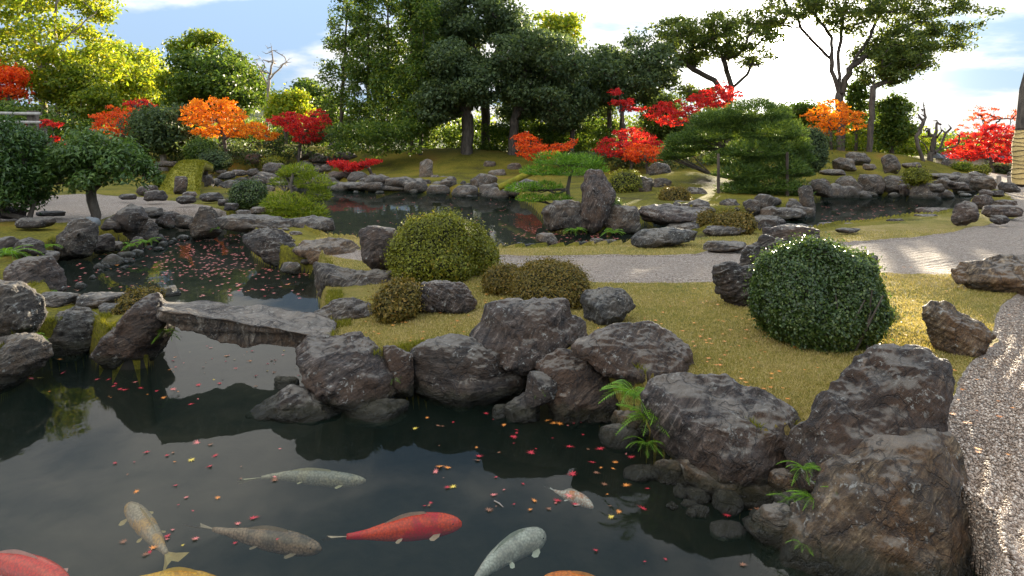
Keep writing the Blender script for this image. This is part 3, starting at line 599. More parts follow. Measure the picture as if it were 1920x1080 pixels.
for bb, by, z0, tn, lab in M:
    kw = dict(Y=z0) if z0 > 5 else {}
    nm = 'standing_stone' if 'standing' in lab else ('flat_stone' if 'flat' in lab or 'slab' in lab else 'boulder')
    rock(lab, bb, by, 0 if z0 > 5 else z0, tn, name=nm, lvl=4, depth=.6, **kw)
# far island and left bank
Mf = [
 ([(786, 336), (788, 305), (800, 299), (810, 302), (812, 325), (815, 338)], 339, 35.5, 'white', 'white upright marker stone on the island shore'),
 ((806, 824, 328, 340), 341, 35, 'white', 'small white stone at the foot of the upright marker stone'),
 ((820, 844, 330, 340), 341, 35.2, 'white', 'flat white stone right of the marker stone'),
 ((878, 932, 328, 362), 363, 0, 'grey', 'big dark-grey cubic rock standing at the island shore'),
 ((915, 950, 318, 336), 337, 36, 'white', 'white flat stone on the slope behind the cubic rock'),
 ((906, 930, 302, 316), 317, 39, 'pale', 'white rounded stone higher on the island slope'),
 ((950, 978, 306, 322), 323, 38, 'pale', 'leaning pale stone left of the vermilion maple'),
 ((868, 890, 290, 300), 301, 42, 'pale', 'small pale stone at the foot of the dark trees'),
 ((905, 940, 284, 296), 297, 43, 'grey', 'grey stone under the dark trees'),
 ((688, 708, 326, 343), 344, 35, 'grey', 'rounded stone at left tip of the island'),
 ((640, 702, 343, 358), 359, 0, 'grey', 'low grey rocks at the left point of the island'),
 ((700, 774, 346, 360), 361, 0, 'pale', 'long pale kerb stone along the island shore'),
 ((766, 800, 348, 361), 361, 0, 'mauve', 'low mauve stone along the island shore'),
 ((800, 864, 342, 359), 360, 0, 'grey', 'flat kerb stone below the marker stone'),
 ((932, 950, 345, 362), 363, 0, 'pale', 'small pale stone right of the cubic rock'),
 ((548, 585, 280, 304), 305, 43, 'grey', 'domed grey rock under the crimson maple'),
 ((455, 492, 288, 308), 309, 41, 'pale', 'pale crag rock below the bright orange maple'),
 ((488, 535, 305, 332), 333, 37, 'grey', 'broad grey rock behind the cloud-pruned pine'),
 ((612, 640, 264, 292), 293, 45, 'grey', 'tall grey rock at the left edge of the dark trees'),
 ((583, 612, 292, 306), 307, 41, 'grey', 'small stone left of the trailing crimson maple'),
 ((600, 622, 308, 322), 323, 38, 'grey', 'small pale stone above the pond corner'),
 ((640, 664, 318, 340), 341, 37, 'grey', 'upright stone below the trailing crimson maple'),
 ((620, 642, 325, 345), 346, 36.5, 'dark', 'dark stone at the pond corner under the crimson maple'),
 ((294, 332, 302, 314), 315, 38, 'grey', 'pale layered stone left of the moss bridge'),
 ((323, 350, 328, 368), 369, 23.5, 'mauve', 'tall pointed stone at the near end of the moss bridge'),
 ((382, 396, 330, 352), 353, 29, 'grey', 'upright grey post-like stone right of the moss bridge'),
 ((408, 440, 322, 336), 337, 34, 'grey', 'rock pile stone on the bank right of the moss bridge'),
 ((430, 462, 318, 330), 331, 35, 'pale', 'pale stone on the bank above the round dark shrub'),
 ((404, 424, 318, 326), 327, 36, 'pale', 'small pale slanted stone on the far moss bank'),
 ((462, 485, 316, 332), 333, 36, 'grey', 'stone between the far bank and the cloud-pruned pine'),
 ((254, 294, 348, 368), 369, .42, 'mauve', 'low wide rock at the gravel edge beside the small round shrub'),
 ((269, 312, 358, 378), 379, .42, 'dark', 'dark squared rock on the gravel edge'),
 ((222, 254, 364, 376), 377, .42, 'dark', 'dark flat stone at the left end of the gravel edge row'),
 ((335, 368, 360, 372), 373, .42, 'mauve', 'flat block in the row along the gravel'),
 ((326, 366, 367, 382), 383, .42, 'dark', 'rounded dark rock in front of the flat block'),
 ((376, 416, 361, 378), 379, .42, 'dark', 'dark sloping rock at the end of the gravel row'),
 ((404, 436, 374, 386), 387, .42, 'dark', 'low flat dark stone left of the round dark shrub'),
 ((418, 447, 381, 394), 395, .42, 'dark', 'small dark stone below the round dark shrub'),
 ((440, 470, 394, 406), 407, .42, 'grey', 'flat stone at the start of the stone slab'),
 ((465, 500, 388, 402), 403, .42, 'grey', 'grey stone under the cloud-pruned pine'),
 ((512, 560, 340, 360), 361, 28, 'grey', 'grey rock between the two domes of the cloud-pruned pine'),
 ((485, 515, 348, 370), 371, 26, 'pale', 'pale stone at the left of the cloud-pruned pine'),
 ((-10, 45, 388, 412), 413, .42, 'dark', 'dark flat stone under the left camellia'),
 ((30, 100, 408, 428), 429, .42, 'dark', 'long dark stone on the bare ground under the camellia'),
 ((60, 120, 396, 406), 408, .42, 'grey', 'low stone at the gravel edge behind the long dark stone'),
 ((360, 385, 300, 318), 319, 38, 'grey', 'stone behind the moss bridge under the dark shrubs'),
 ((275, 300, 312, 330), 331, 34, 'grey', 'stone left of the moss bridge behind the small round shrub'),
]
for bb, by, z0, tn, lab in Mf:
    kw = dict(Y=z0) if z0 > 5 else {}
    rock(lab, bb, by, 0 if z0 > 5 else z0, tn, lvl=3, depth=.6, **kw)
# countless small stones lining the far banks
def rubble(name, pts, smin, smax, tone, label, n):
    rs = np.random.default_rng(len(label)); V0, F0 = ico(2); items = []
    pts = np.array(pts, float); seg = np.cumsum([0]+[np.hypot(*(pts[i+1]-pts[i])) for i in range(len(pts)-1)])
    for k in range(n):
        t = rs.uniform(0, seg[-1]); i = min(np.searchsorted(seg, t)-1, len(pts)-2); i = max(i, 0); f = (t-seg[i])/(seg[i+1]-seg[i])
        x, y = pts[i]*(1-f)+pts[i+1]*f+rs.normal(0, smax*1.3, 2); s = smin+(smax-smin)*rs.random()**2.2*1.5
        v = V0*(1+.30*noise3(V0*1.7+k*5, k)[:, None])*np.array([s*rs.uniform(.8, 1.4), s, s*rs.uniform(.5, .95)])
        items.append((v+np.array([x, y, max(hgt(x, y), 0)+s*.15]), F0))
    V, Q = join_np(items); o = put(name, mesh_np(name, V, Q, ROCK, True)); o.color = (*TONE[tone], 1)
    tag(o, label, 'stones', kind='stuff')
rubble('bank_stones', [G(400, 349)[:2], G(520, 341)[:2], G(640, 349)[:2], G(700, 360)[:2], G(880, 362)[:2], G(975, 373)[:2]], .12, .42, 'grey', 'small grey stones lining the far bank of the middle pond', 90)
rubble('bank_stones', [G(1540, 370)[:2], G(1660, 365)[:2], G(1740, 368)[:2], G(1850, 352)[:2]], .12, .40, 'grey', 'small stones lining the far bank of the right pond', 60)
rubble('bank_stones', [G(400, 318, 1)[:2], G(500, 312, 1)[:2], G(620, 305, 1)[:2]], .15, .5, 'grey', 'tumbled stones on the slope behind the cloud-pruned pine', 50)
rubble('bank_stones', [G(1200, 420)[:2], G(1330, 412)[:2], G(1450, 409)[:2], G(1510, 400)[:2]], .08, .25, 'grey', 'small stones along the island shore facing the channel', 40)
rubble('bank_stones', [G(600, 446)[:2], G(820, 462)[:2], G(1040, 462)[:2], G(1260, 446)[:2], G(1440, 438)[:2]], .04, .12, 'grey', 'small stones edging the lawn beside the middle pond', 60)
rubble('bank_stones', [G(1440, 965)[:2], G(1300, 955)[:2], G(1230, 880)[:2], G(1190, 815)[:2], G(1040, 795)[:2]], .03, .09, 'dark', 'small wet stones at the foot of the near pond boulders', 20)
rubble('bank_stones', [G(110, 545)[:2], G(300, 460)[:2], G(360, 436)[:2], G(455, 430)[:2], G(590, 515)[:2]], .04, .12, 'dark', 'small stones at the edge of the upper pond', 50)

# ------------------------------------------------------------------ foliage
def leaves(cent, size, out=None, rs=RNG, aspect=.5, up=.0, droop=0., bend=.18):
    """diamond leaves; out = preferred normals"""
    n = len(cent); nr_ = rs.normal(size=(n, 3))
    if out is not None: nr_ = out*1.3+nr_*.75
    nr_[:, 2] += up
    nr_ /= np.linalg.norm(nr_, axis=1, keepdims=True)+1e-9
    a = np.cross(nr_, rs.normal(size=(n, 3))); a /= np.linalg.norm(a, axis=1, keepdims=True)+1e-9
    if droop: a[:, 2] -= droop; a /= np.linalg.norm(a, axis=1, keepdims=True)
    b = np.cross(nr_, a); s = size*rs.uniform(.65, 1.3, n)[:, None]
    V = np.stack([cent-a*s*.5, cent+b*s*aspect*.5+nr_*s*bend-a*s*.05, cent+a*s*.5, cent-b*s*aspect*.5+nr_*s*bend-a*s*.05], 1).reshape(-1, 3)
    return V, np.arange(4*n).reshape(-1, 4), rs.uniform(0, 1, n)
def needles(cent, size, up=1.2, width=.12, rs=RNG, out=None):
    n = len(cent); a = rs.normal(size=(n, 3))*.75; a[:, 2] = np.abs(a[:, 2])*.5+up*rs.uniform(.3, 1, n)
    if out is not None: a += out*.9
    a /= np.linalg.norm(a, axis=1, keepdims=True); b = np.cross(a, rs.normal(size=(n, 3))); b /= np.linalg.norm(b, axis=1, keepdims=True)+1e-9
    s = size*rs.uniform(.6, 1.3, n)[:, None]
    V = np.stack([cent-b*s*width, cent+b*s*width, cent+a*s], 1).reshape(-1, 3)
    return V, np.arange(3*n).reshape(-1, 3), rs.uniform(0, 1, n)
def in_ball(n, rs, shell=.55):
    d = rs.normal(size=(n, 3)); d /= np.linalg.norm(d, axis=1, keepdims=True)
    return d*(rs.uniform(shell**3, 1, n)**(1/3))[:, None], d
def tree(name, label, Y, trunks, crowns, nc, cr, nl, ls, leaf, bark=None, cat='tree', seed=0, depth=None, flat=.6, group=None, needle=False, r0=.022, shell=.3, tr=None, up=.35, zlow=None, jit=.5, exclude=None, aspect=.55, hang=0.):
    """trunks: polylines in photo px (first point = base); crowns: outlines in px; nc clumps of radius cr metres, nl leaves each"""
    rs = np.random.default_rng(seed+11); px2 = Y/F; nl = int(nl*1.55); ls = ls*1.28
    base = P(*trunks[0][0], Y); zb = base[2]
    pos = []; par = []; fixed = []
    for ti, tk in enumerate(trunks):
        prev = -1; pts = [P(x, y, Y) for x, y in tk]
        if ti == 0: pts[0][2] -= .4
        else:                                            # attach to nearest existing node
            dds = [np.linalg.norm(q-pts[0]) for q in pos]; prev = int(np.argmin(dds)); 
        for i in range(len(pts)-1):
            a, b = pts[i], pts[i+1]; m = max(2, int(np.linalg.norm(b-a)/(cr*.8))+1)
            for k in range(0 if (i == 0) else 1, m+1):
                q = a+(b-a)*k/m
                if not (i == 0 and k == 0): q = q+rs.normal(0, .02*cr+.015, 3)*[1, 1.5, .4]
                if ti > 0: q = q+np.array([0, rs.normal(0, .1)*cr, 0])
                pos.append(q); par.append(prev); prev = len(pos)-1
    dep = depth if depth is not None else max((np.ptp([p[0] for c in crowns for p in c]))*px2*.33, cr)
    cl = []; areas = []
    for c in crowns:
        a = np.array(c, float); areas.append(abs(np.sum(a[:, 0]*np.roll(a[:, 1], -1)-a[:, 1]*np.roll(a[:, 0], -1)))/2)
    for c, ar in zip(crowns, areas):
        c = np.array(c, float); lo, hi = c.min(0), c.max(0); n = max(1, int(round(nc*ar/sum(areas)))); k = 0; tries = 0
        crx = cr/px2*.8
        while k < n and tries < 9000:
            tries += 1; p = rs.uniform(lo, hi)
            if in_poly(np.array([p[0]]), np.array([p[1]]), c)[0]:
                sd = sdf(np.array([p[0]]), np.array([p[1]]), c)[0]
                if sd < crx*.55 and rs.random() < .93: continue
                w = P(p[0], p[1], Y); mx = min(1, sd/(crx*2.2)+.25)
                w[1] += rs.uniform(-1, 1)*dep*mx
                w[0] *= 1; cl.append(w); k += 1
    cl = np.array(cl)
    tp = np.array(pos); order = np.argsort([np.min(np.linalg.norm(tp-c, axis=1)) for c in cl]); leafn = []
    POS = list(pos)
    for oi in order:
        c = cl[oi]; A = np.array(POS); dlt = c-A; dist = np.linalg.norm(dlt, axis=1)+np.maximum(0, -dlt[:, 2])*1.2
        lowpen = np.where(A[:, 2] < zb+(cl[:, 2].min()-zb)*.55, 3.0, 0); j = int(np.argmin(dist+lowpen)); a = A[j]; m = max(1, int(dist[j]/(cr*1.0))); prev = j
        for k in range(1, m+1):
            f = k/m; q = a+(c-a)*f; q[2] += -.10*math.sin(math.pi*f)*dist[j]*0+(-.12*cr if k == m else 0)
            if k < m: q = q+rs.normal(0, .16*cr*jit*2, 3)
            POS.append(q); par.append(prev); prev = len(POS)-1
        leafn.append(prev)
    N = len(POS); POS = np.array(POS); cnt = np.zeros(N)
    for l_ in leafn:
        j = l_
        while j >= 0: cnt[j] += 1; j = par[j]
    cnt = np.maximum(cnt, .5)
    rr = r0*cnt**.47
    if tr: rr = rr*(tr*px2/rr[0])
    rr[0] *= 1.35
    # split into paths
    kids = [[] for _ in range(N)]
    for i, p in enumerate(par):
        if p >= 0: kids[p].append(i)
    paths = []; stack = [(0, None)]
    while stack:
        s_, frm = stack.pop(); pth = [s_] if frm is None else [frm, s_]; j = s_
        while kids[j]:
            ks = sorted(kids[j], key=lambda q: -cnt[q]); stack += [(q, j) for q in ks[1:]]; j = ks[0]; pth.append(j)
        if len(pth) > 1:
            r = rr[pth].copy()
            if frm is not None: r[0] = min(r[0], r[1]*1.25)
            r[-1] *= .5; paths.append((POS[pth], r))
    org = np.array([base[0], Y, zb])
    V, Q = tube([(p-org, r) for p, r in paths], 7 if Y < 30 else 5)
    root = empty(name, org, label, cat, group)
    put('trunk', mesh_np('trunk', V, Q, bark or BARK, True), parent=root)
    if nl:
        CV = []; CO = []
        for c in cl:
            k = int(nl*rs.uniform(.6, 1.4)); b, d = in_ball(k, rs, shell); s = cr*rs.uniform(.7, 1.25)
            b = b*np.array([1.15, 1.15, flat])*s; b += rs.normal(0, .19*s, b.shape); 
            if hang: b[:, 2] -= hang*(b[:, 0]**2+b[:, 1]**2)/s
            CV.append(c+b-org); CO.append(d)
        CV = np.concatenate(CV); CO = np.concatenate(CO)
        if needle: V, Q, rn = needles(CV, ls, rs=rs, out=CO, width=.11)
        else: V, Q, rn = leaves(CV, ls, CO*.5, rs, aspect, up)
        put('crown', mesh_np('crown', V, Q, L[leaf], False, {'rnd': ('FACE', rn)}), parent=root)
    return root
def ell(cx, cy, rx, ry, n=14): return [(cx+rx*math.cos(2*math.pi*k/n), cy+ry*math.sin(2*math.pi*k/n)) for k in range(n)]

# ---- background trees, left
tree('broadleaf_tree', 'huge yellow-green tree with pale forked trunk filling the top left corner', 52, [[(80, 262), (82, 190), (78, 130), (60, 60), (40, -40)], [(78, 130), (105, 85), (103, 40), (120, -60)], [(105, 85), (150, 50), (190, 10)]],
     [[(-160, 200), (-160, -150), (0, -210), (110, -190), (190, -80), (165, 20), (188, 60), (195, 110), (170, 175), (120, 190), (60, 170), (0, 190)]], 300, 1.0, 85, .27, 'yellow', PALEBARK, seed=1, tr=7, depth=5)
tree('broadleaf_tree', 'slim tree with pale trunk under the yellow canopy at left', 50, [[(103, 262), (108, 200), (115, 160)]], [ell(130, 160, 60, 50)], 34, .9, 80, .24, 'lime', PALEBARK, seed=2, tr=5)
tree('broadleaf_tree', 'slim tree with reddish trunk at the foot of the yellow hill', 49, [[(135, 262), (137, 215), (140, 180)]], [ell(165, 190, 55, 42)], 30, .8, 80, .22, 'lime', PALEBARK, seed=3, tr=4)
tree('broadleaf_tree', 'golden yellow tree on the wooded slope, left of the blue sky gap', 66, [[(235, 262), (232, 200), (235, 150)]], [[(165, 215), (160, 120), (190, 85), (235, 72), (275, 100), (300, 140), (312, 170), (308, 215), (250, 235)]], 170, 1.2, 90, .29, 'yellow', seed=4, tr=5, depth=5)
tree('broadleaf_tree', 'dull orange tree at the left edge behind the gate', 47, [[(10, 262), (14, 215), (15, 180)]], [[(-60, 190), (-60, 110), (10, 118), (52, 130), (50, 180), (10, 200)]], 30, .8, 70, .22, 'vermilion', seed=5, tr=5)
tree('broadleaf_tree', 'low green tree behind the wooden gate at left', 45, [[(20, 275), (22, 240)]], [[(-80, 270), (-60, 190), (40, 188), (110, 215), (190, 225), (200, 270)]], 60, .8, 80, .22, 'green', seed=6, tr=5)
tree('broadleaf_tree', 'large rounded green tree left of the bare tree', 56, [[(420, 270), (420, 200), (412, 140)], [(420, 190), (450, 150)]], [[(350, 195), (345, 120), (365, 85), (400, 80), (435, 88), (455, 100), (480, 140), (498, 185), (495, 215), (420, 225), (360, 220)]], 120, 1.15, 90, .27, 'green', seed=7, tr=9, depth=5)
tree('broadleaf_tree', 'flat-topped tree with a tall bare pale stem behind the rounded green tree', 58, [[(347, 270), (345, 200), (348, 130), (345, 95)]], [[(322, 98), (330, 72), (365, 58), (400, 64), (425, 72), (420, 88), (370, 95), (340, 102)], ell(328, 165, 22, 45)], 46, .8, 70, .24, 'lime', PALEBARK, seed=8, tr=4)
tree('bare_tree', 'leafless grey tree with spreading twigs against the blue sky', 54, [[(500, 270), (502, 200), (505, 145), (512, 110), (508, 80)], [(505, 150), (530, 120), (548, 108)], [(503, 160), (488, 130), (478, 112)]], [[(472, 130), (485, 90), (500, 72), (525, 88), (555, 108), (535, 130), (515, 140), (495, 150)]], 60, .45, 0, 0, 'green', PALEBARK, seed=9, tr=3.2, jit=.9, r0=.01)
tree('broadleaf_tree', 'small yellow-green tree right of the bare tree', 50, [[(535, 270), (535, 215), (535, 190)]], [[(505, 225), (508, 180), (535, 160), (565, 172), (578, 210), (560, 240), (520, 240)]], 40, .75, 80, .2, 'yellow', seed=10, tr=4)
tree('conifer', 'dark green conifer behind the small yellow-green tree', 56, [[(583, 270), (582, 200), (582, 160)]], [[(542, 165), (565, 150), (590, 148), (612, 168), (640, 215), (635, 265), (580, 270), (560, 200)]], 60, .9, 80, .24, 'green', seed=12, tr=4)
tree('broadleaf_tree', 'dense dark round-headed tree between the two orange maples', 40, [[(307, 312), (306, 280), (308, 250)]], [[(262, 262), (262, 222), (285, 200), (320, 198), (350, 208), (362, 240), (355, 285), (320, 292), (280, 285)]], 75, .62, 130, .17, 'dark', PALEBARK, seed=13, tr=6, depth=2)
for k, (lab, tk, cr_, lf, Yd, n) in enumerate([
  ('orange-red maple left of the dense dark round-headed tree', [[(232, 285), (230, 255), (225, 232)]], [[(178, 245), (190, 215), (215, 198), (245, 200), (268, 215), (272, 240), (250, 262), (215, 262), (185, 255)]], 'vermilion', 41, 50),
  ('bright orange maple spreading in layers over the left bank', [[(425, 300), (422, 270), (415, 240), (400, 215)], [(422, 262), (450, 240), (480, 240)]], [[(348, 222), (365, 195), (400, 178), (428, 182), (432, 200), (455, 208), (465, 225), (500, 235), (518, 256), (500, 268), (460, 258), (420, 258), (375, 262), (355, 240)]], 'orange', 40, 95),
  ('crimson maple with dark limbs left of the tall cypresses', [[(560, 300), (562, 272), (575, 245)], [(562, 270), (545, 240)]], [[(503, 225), (530, 215), (548, 205), (570, 218), (600, 202), (614, 225), (600, 262), (575, 272), (550, 262), (540, 238), (515, 235)]], 'red', 41, 55),
  ('small scarlet maple top rising behind the dense dark tree', [[(262, 290), (262, 240), (262, 210)]], [ell(262, 194, 14, 11)], 'red', 43, 8),
  ('small pink-red maple behind the left camellia', [[(88, 300), (88, 285)]], [ell(86, 268, 16, 14), ell(80, 230, 18, 9)], 'red', 38, 14)]):
    tree('maple_tree', lab, Yd, tk, cr_, int(n*3.0), .22, 19, .105, lf, seed=20+k, tr=3.5, flat=.38, depth=1.8, shell=.1)
# shrubby green filling under the left maples
def thicket(name, label, Y, x0, x1, ytop, ybot, n, leaf, cr=.7, nl=90, ls=.18, seed=0, depth=3, kind='stuff'):
    rs = np.random.default_rng(seed); CV = []
    for _ in range(n):
        f = rs.uniform(); x = x0+(x1-x0)*f; yt = np.interp(x, *zip(*ytop)) if isinstance(ytop, list) else ytop
        yb = np.interp(x, *zip(*ybot)) if isinstance(ybot, list) else ybot
        c = P(x, rs.uniform(yt, yb), Y); c[1] += rs.uniform(-depth, depth); b, d = in_ball(nl, rs, .3); CV.append(c+b*np.array([1.2, 1.2, .75])*cr*rs.uniform(.6, 1.2))
    V, Q, rn = leaves(np.concatenate(CV), ls, None, rs, .6, .3)
    o = put(name, mesh_np(name, V, Q, L[leaf], False, {'rnd': ('FACE', rn)})); return tag(o, label, 'bushes', kind=kind)
thicket('undergrowth', 'dark evergreen undergrowth beneath the left maples', 42.5, 170, 640, [(170, 262), (350, 262), (460, 270), (640, 250)], [(170, 300), (420, 312), (640, 285)], 120, 'dark', .6, 80, .17, 1, 1.5)
thicket('undergrowth', 'green undergrowth at the foot of the yellow hill', 56, -80, 640, 238, 268, 120, 'green', 1.0, 80, .25, 2)
thicket('distant_woodland', 'sunlit woodland seen between the trunks', 85, -300, 1300, 228, 268, 200, 'lime', 2.0, 80, .42, 3, 6)
thicket('distant_woodland', 'low sunlit thicket beyond the right trees', 70, 1300, 1790, [(1300, 235), (1500, 245), (1700, 248), (1790, 262)], 285, 120, 'lime', 1.2, 80, .3, 4, 3)
thicket('distant_woodland', 'far treeline beyond the garden wall', 90, 1700, 2300, 262, 280, 60, 'green', 1.4, 70, .4, 5, 3)
# ---- the tall central grove
cyp = [(640, 655, -30, 30, 'leftmost tall cypress of the grove with ragged left edge', 48), (690, 690, -60, 26, 'slender cypress second from the left of the grove', 46), (728, 727, -40, 26, 'tall cypress with a straight pale trunk in the grove', 44),
       (772, 770, -70, 26, 'tall cypress with dark trunk next to the big dark trees', 43), (788, 800, -30, 24, 'thin leaning tree at the left side of the big dark trees', 42)]
for k, (xb, xt, yt, rx, lab, Yd) in enumerate(cyp):
    c = [(xt-8, yt-10), (xt+10, yt-10), (xt+rx, yt+60), (xt+rx+6, 120), (xb+rx, 200), (xb+rx-5, 262), (xb-rx, 262), (xb-rx-12, 190), (xb-rx-4, 100), (xt-rx, yt+60)]
    tree('cypress_tree', lab, Yd, [[(xb, 290), (xb, 200), ((xb+xt)/2, 80), (xt, yt)]], [c], 92, .58, 62, .17, 'cypress', seed=40+k, tr=4.2, depth=1.6, flat=.8, jit=.3)
thicket('undergrowth', 'green bushes at the foot of the cypresses', 40, 622, 790, 232, 283, 70, 'green', .6, 90, .17, 6, 1.2)
tree('evergreen_oak', 'dark evergreen tree with thick trunk, second dome left of the grove centre', 42, [[(876, 292), (875, 250), (876, 205), (866, 150)], [(876, 215), (850, 170), (830, 130)], [(876, 205), (900, 150)]],
     [[(782, 235), (790, 180), (800, 120), (815, 85), (850, 72), (900, 85), (930, 110), (935, 160), (925, 205), (880, 205), (850, 222), (815, 240)]], 120, .75, 120, .19, 'dark', seed=50, tr=12, depth=3.2)
tree('evergreen_oak', 'tallest dark spreading tree in the middle of the grove', 46, [[(912, 285), (910, 220), (905, 130), (895, 60)], [(908, 140), (940, 90)], [(905, 120), (870, 60)]],
     [[(800, 100), (815, 40), (835, -10), (870, -40), (930, -30), (980, 5), (1000, 50), (980, 80), (920, 90), (860, 90)]], 85, .85, 120, .21, 'dark', seed=51, tr=9, depth=3.5)
tree('evergreen_oak', 'broad dark tree with layered branches right of the grove centre', 42, [[(960, 285), (962, 240), (975, 160), (990, 110)], [(965, 220), (1010, 160), (1040, 130)], [(968, 200), (940, 140)]],
     [[(905, 130), (920, 80), (960, 55), (1010, 50), (1055, 65), (1085, 95), (1088, 130), (1075, 170), (1085, 215), (1050, 235), (1010, 225), (970, 205), (930, 180)]], 125, .75, 120, .19, 'dark', seed=52, tr=9, depth=3.4)
tree('evergreen_oak', 'slim dark tree at the right side of the grove beside the gap', 43, [[(1070, 290), (1075, 240), (1085, 190), (1075, 150)], [(1010, 285), (1012, 230)]],
     [[(1030, 235), (1035, 180), (1060, 150), (1100, 160), (1115, 200), (1100, 240), (1060, 255)]], 42, .65, 90, .18, 'dark', seed=53, tr=5)
tree('evergreen_oak', 'dark tree filling the back of the grove below the thin yellow-leaved tree', 52, [[(1030, 285), (1030, 200), (1035, 120)]], [[(930, 235), (935, 110), (960, 70), (1040, 60), (1085, 85), (1095, 150), (1090, 245)]], 110, .85, 90, .21, 'dark', seed=66, tr=6, depth=1.5)
tree('evergreen_oak', 'dark tree filling the back of the grove behind the cypresses', 54, [[(800, 285), (800, 200), (805, 90)]], [[(690, 240), (700, 120), (740, 40), (800, -20), (860, -30), (880, 60), (870, 240)]], 130, .9, 80, .22, 'cypress', seed=67, tr=6, depth=1.5)
tree('broadleaf_tree', 'thin yellow-leaved tree rising behind the dark grove', 62, [[(1045, 275), (1048, 150), (1050, 60)]], [[(1000, 40), (1015, 12), (1040, 30), (1070, 8), (1092, 30), (1085, 80), (1060, 90), (1030, 70)]], 34, .8, 50, .26, 'yellow', PALEBARK, seed=54, tr=3)
tree('evergreen_oak', 'dark rounded tree standing alone left of the open-branched tree', 46, [[(1165, 290), (1165, 235), (1168, 180)], [(1140, 285), (1142, 200)]],
     [[(1088, 190), (1090, 125), (1110, 85), (1160, 65), (1210, 68), (1250, 95), (1262, 150), (1255, 180), (1215, 195), (1180, 205), (1130, 225)]], 95, .8, 105, .21, 'dark', seed=55, tr=6, depth=3.5)
tree('evergreen_oak', 'open-branched tree with sinuous dark limbs left of the sun', 48, [[(1368, 262), (1366, 200), (1372, 165), (1362, 130)], [(1366, 190), (1340, 150), (1300, 130), (1270, 110)], [(1372, 165), (1400, 140), (1412, 110)], [(1362, 130), (1350, 90)], [(1366, 200), (1310, 190), (1280, 150)]],
     [[(1200, 60), (1235, 40), (1290, 25), (1350, 22), (1410, 30), (1445, 55), (1452, 85), (1450, 120), (1420, 130), (1370, 105), (1310, 120), (1270, 140), (1240, 110)], [(1270, 170), (1300, 150), (1340, 170), (1330, 195), (1290, 200)]], 125, .62, 80, .18, 'backlit', seed=56, tr=8, depth=3, flat=.5)
tree('camphor_tree', 'great open-crowned tree with three upright limbs right of the sun', 40, [[(1577, 290), (1577, 240), (1575, 175), (1572, 110), (1580, 40), (1590, -30)], [(1575, 180), (1558, 120), (1560, 70), (1520, 20)], [(1577, 180), (1592, 130), (1625, 105), (1680, 60), (1740, 30)], [(1592, 130), (1630, 70), (1660, 0), (1690, -60)], [(1558, 110), (1530, 85), (1500, 50)], [(1625, 105), (1690, 95), (1740, 88)]],
     [[(1395, 0), (1430, -50), (1560, -80), (1720, -80), (1800, -40), (1815, 20), (1822, 70), (1812, 112), (1770, 105), (1730, 85), (1690, 80), (1640, 70), (1600, 75), (1540, 62), (1500, 45), (1450, 50), (1395, 45)], [(1600, 110), (1640, 60), (1700, 60), (1745, 90), (1735, 125), (1700, 150), (1660, 150), (1625, 140)]], 330, .52, 60, .15, 'backlit', BARK, seed=57, tr=8, depth=3, flat=.5)
tree('broadleaf_tree', 'slanting tree with ivy-green trunk beneath the great open-crowned tree', 38, [[(1628, 290), (1634, 230), (1636, 180), (1640, 130)], [(1636, 165), (1665, 150)]],
     [[(1612, 165), (1620, 120), (1660, 75), (1710, 70), (1742, 90), (1730, 130), (1700, 155), (1670, 165)]], 46, .55, 80, .15, 'backlit', seed=58, tr=5.5)
tree('broadleaf_tree', 'small rounded green tree right of the slanting trunk', 40, [[(1672, 288), (1672, 250), (1670, 220)]], [[(1640, 270), (1640, 200), (1665, 175), (1700, 180), (1712, 215), (1708, 262), (1680, 280)]], 50, .55, 90, .16, 'green', seed=59, tr=4)
tree('broadleaf_tree', 'thin tree right behind the great trunk under its crown', 42, [[(1605, 288), (1606, 230), (1612, 180)]], [ell(1606, 195, 24, 48)], 24, .5, 70, .16, 'green', seed=60, tr=3)
tree('broadleaf_tree', 'hazy mid-green tree filling the gap left of the large pine', 56, [[(1240, 280), (1240, 230), (1245, 190)]], [[(1195, 262), (1200, 200), (1235, 165), (1275, 175), (1290, 215), (1290, 262)]], 60, .8, 70, .22, 'backlit', seed=62, tr=4)
tree('broadleaf_tree', 'hazy green tree behind the pink-red maple and the large pine', 58, [[(1350, 280), (1350, 230), (1352, 200)]], [[(1300, 262), (1305, 215), (1340, 190), (1400, 195), (1440, 225), (1440, 262)]], 60, .8, 70, .22, 'backlit', seed=63, tr=4)
tree('broadleaf_tree', 'loose backlit tree between the dark rounded tree and the grove', 57, [[(1100, 280), (1100, 230), (1098, 180)]], [[(1070, 262), (1075, 180), (1100, 150), (1140, 180), (1160, 240), (1140, 265)]], 55, .8, 70, .22, 'backlit', seed=64, tr=4)
tree('broadleaf_tree', 'faint green tree behind the slanting trunk at right', 58, [[(1585, 280), (1585, 240), (1588, 215)]], [[(1535, 265), (1545, 215), (1590, 195), (1640, 205), (1660, 245), (1650, 268)]], 55, .8, 70, .22, 'lime', seed=65, tr=4)
tree('broadleaf_tree', 'dull green tree below the sun with bare twigs on top', 46, [[(1500, 280), (1505, 220), (1508, 150)]], [[(1440, 240), (1450, 205), (1480, 192), (1530, 192), (1562, 210), (1560, 255), (1500, 265)]], 60, .62, 80, .18, 'green', seed=61, tr=3.5)
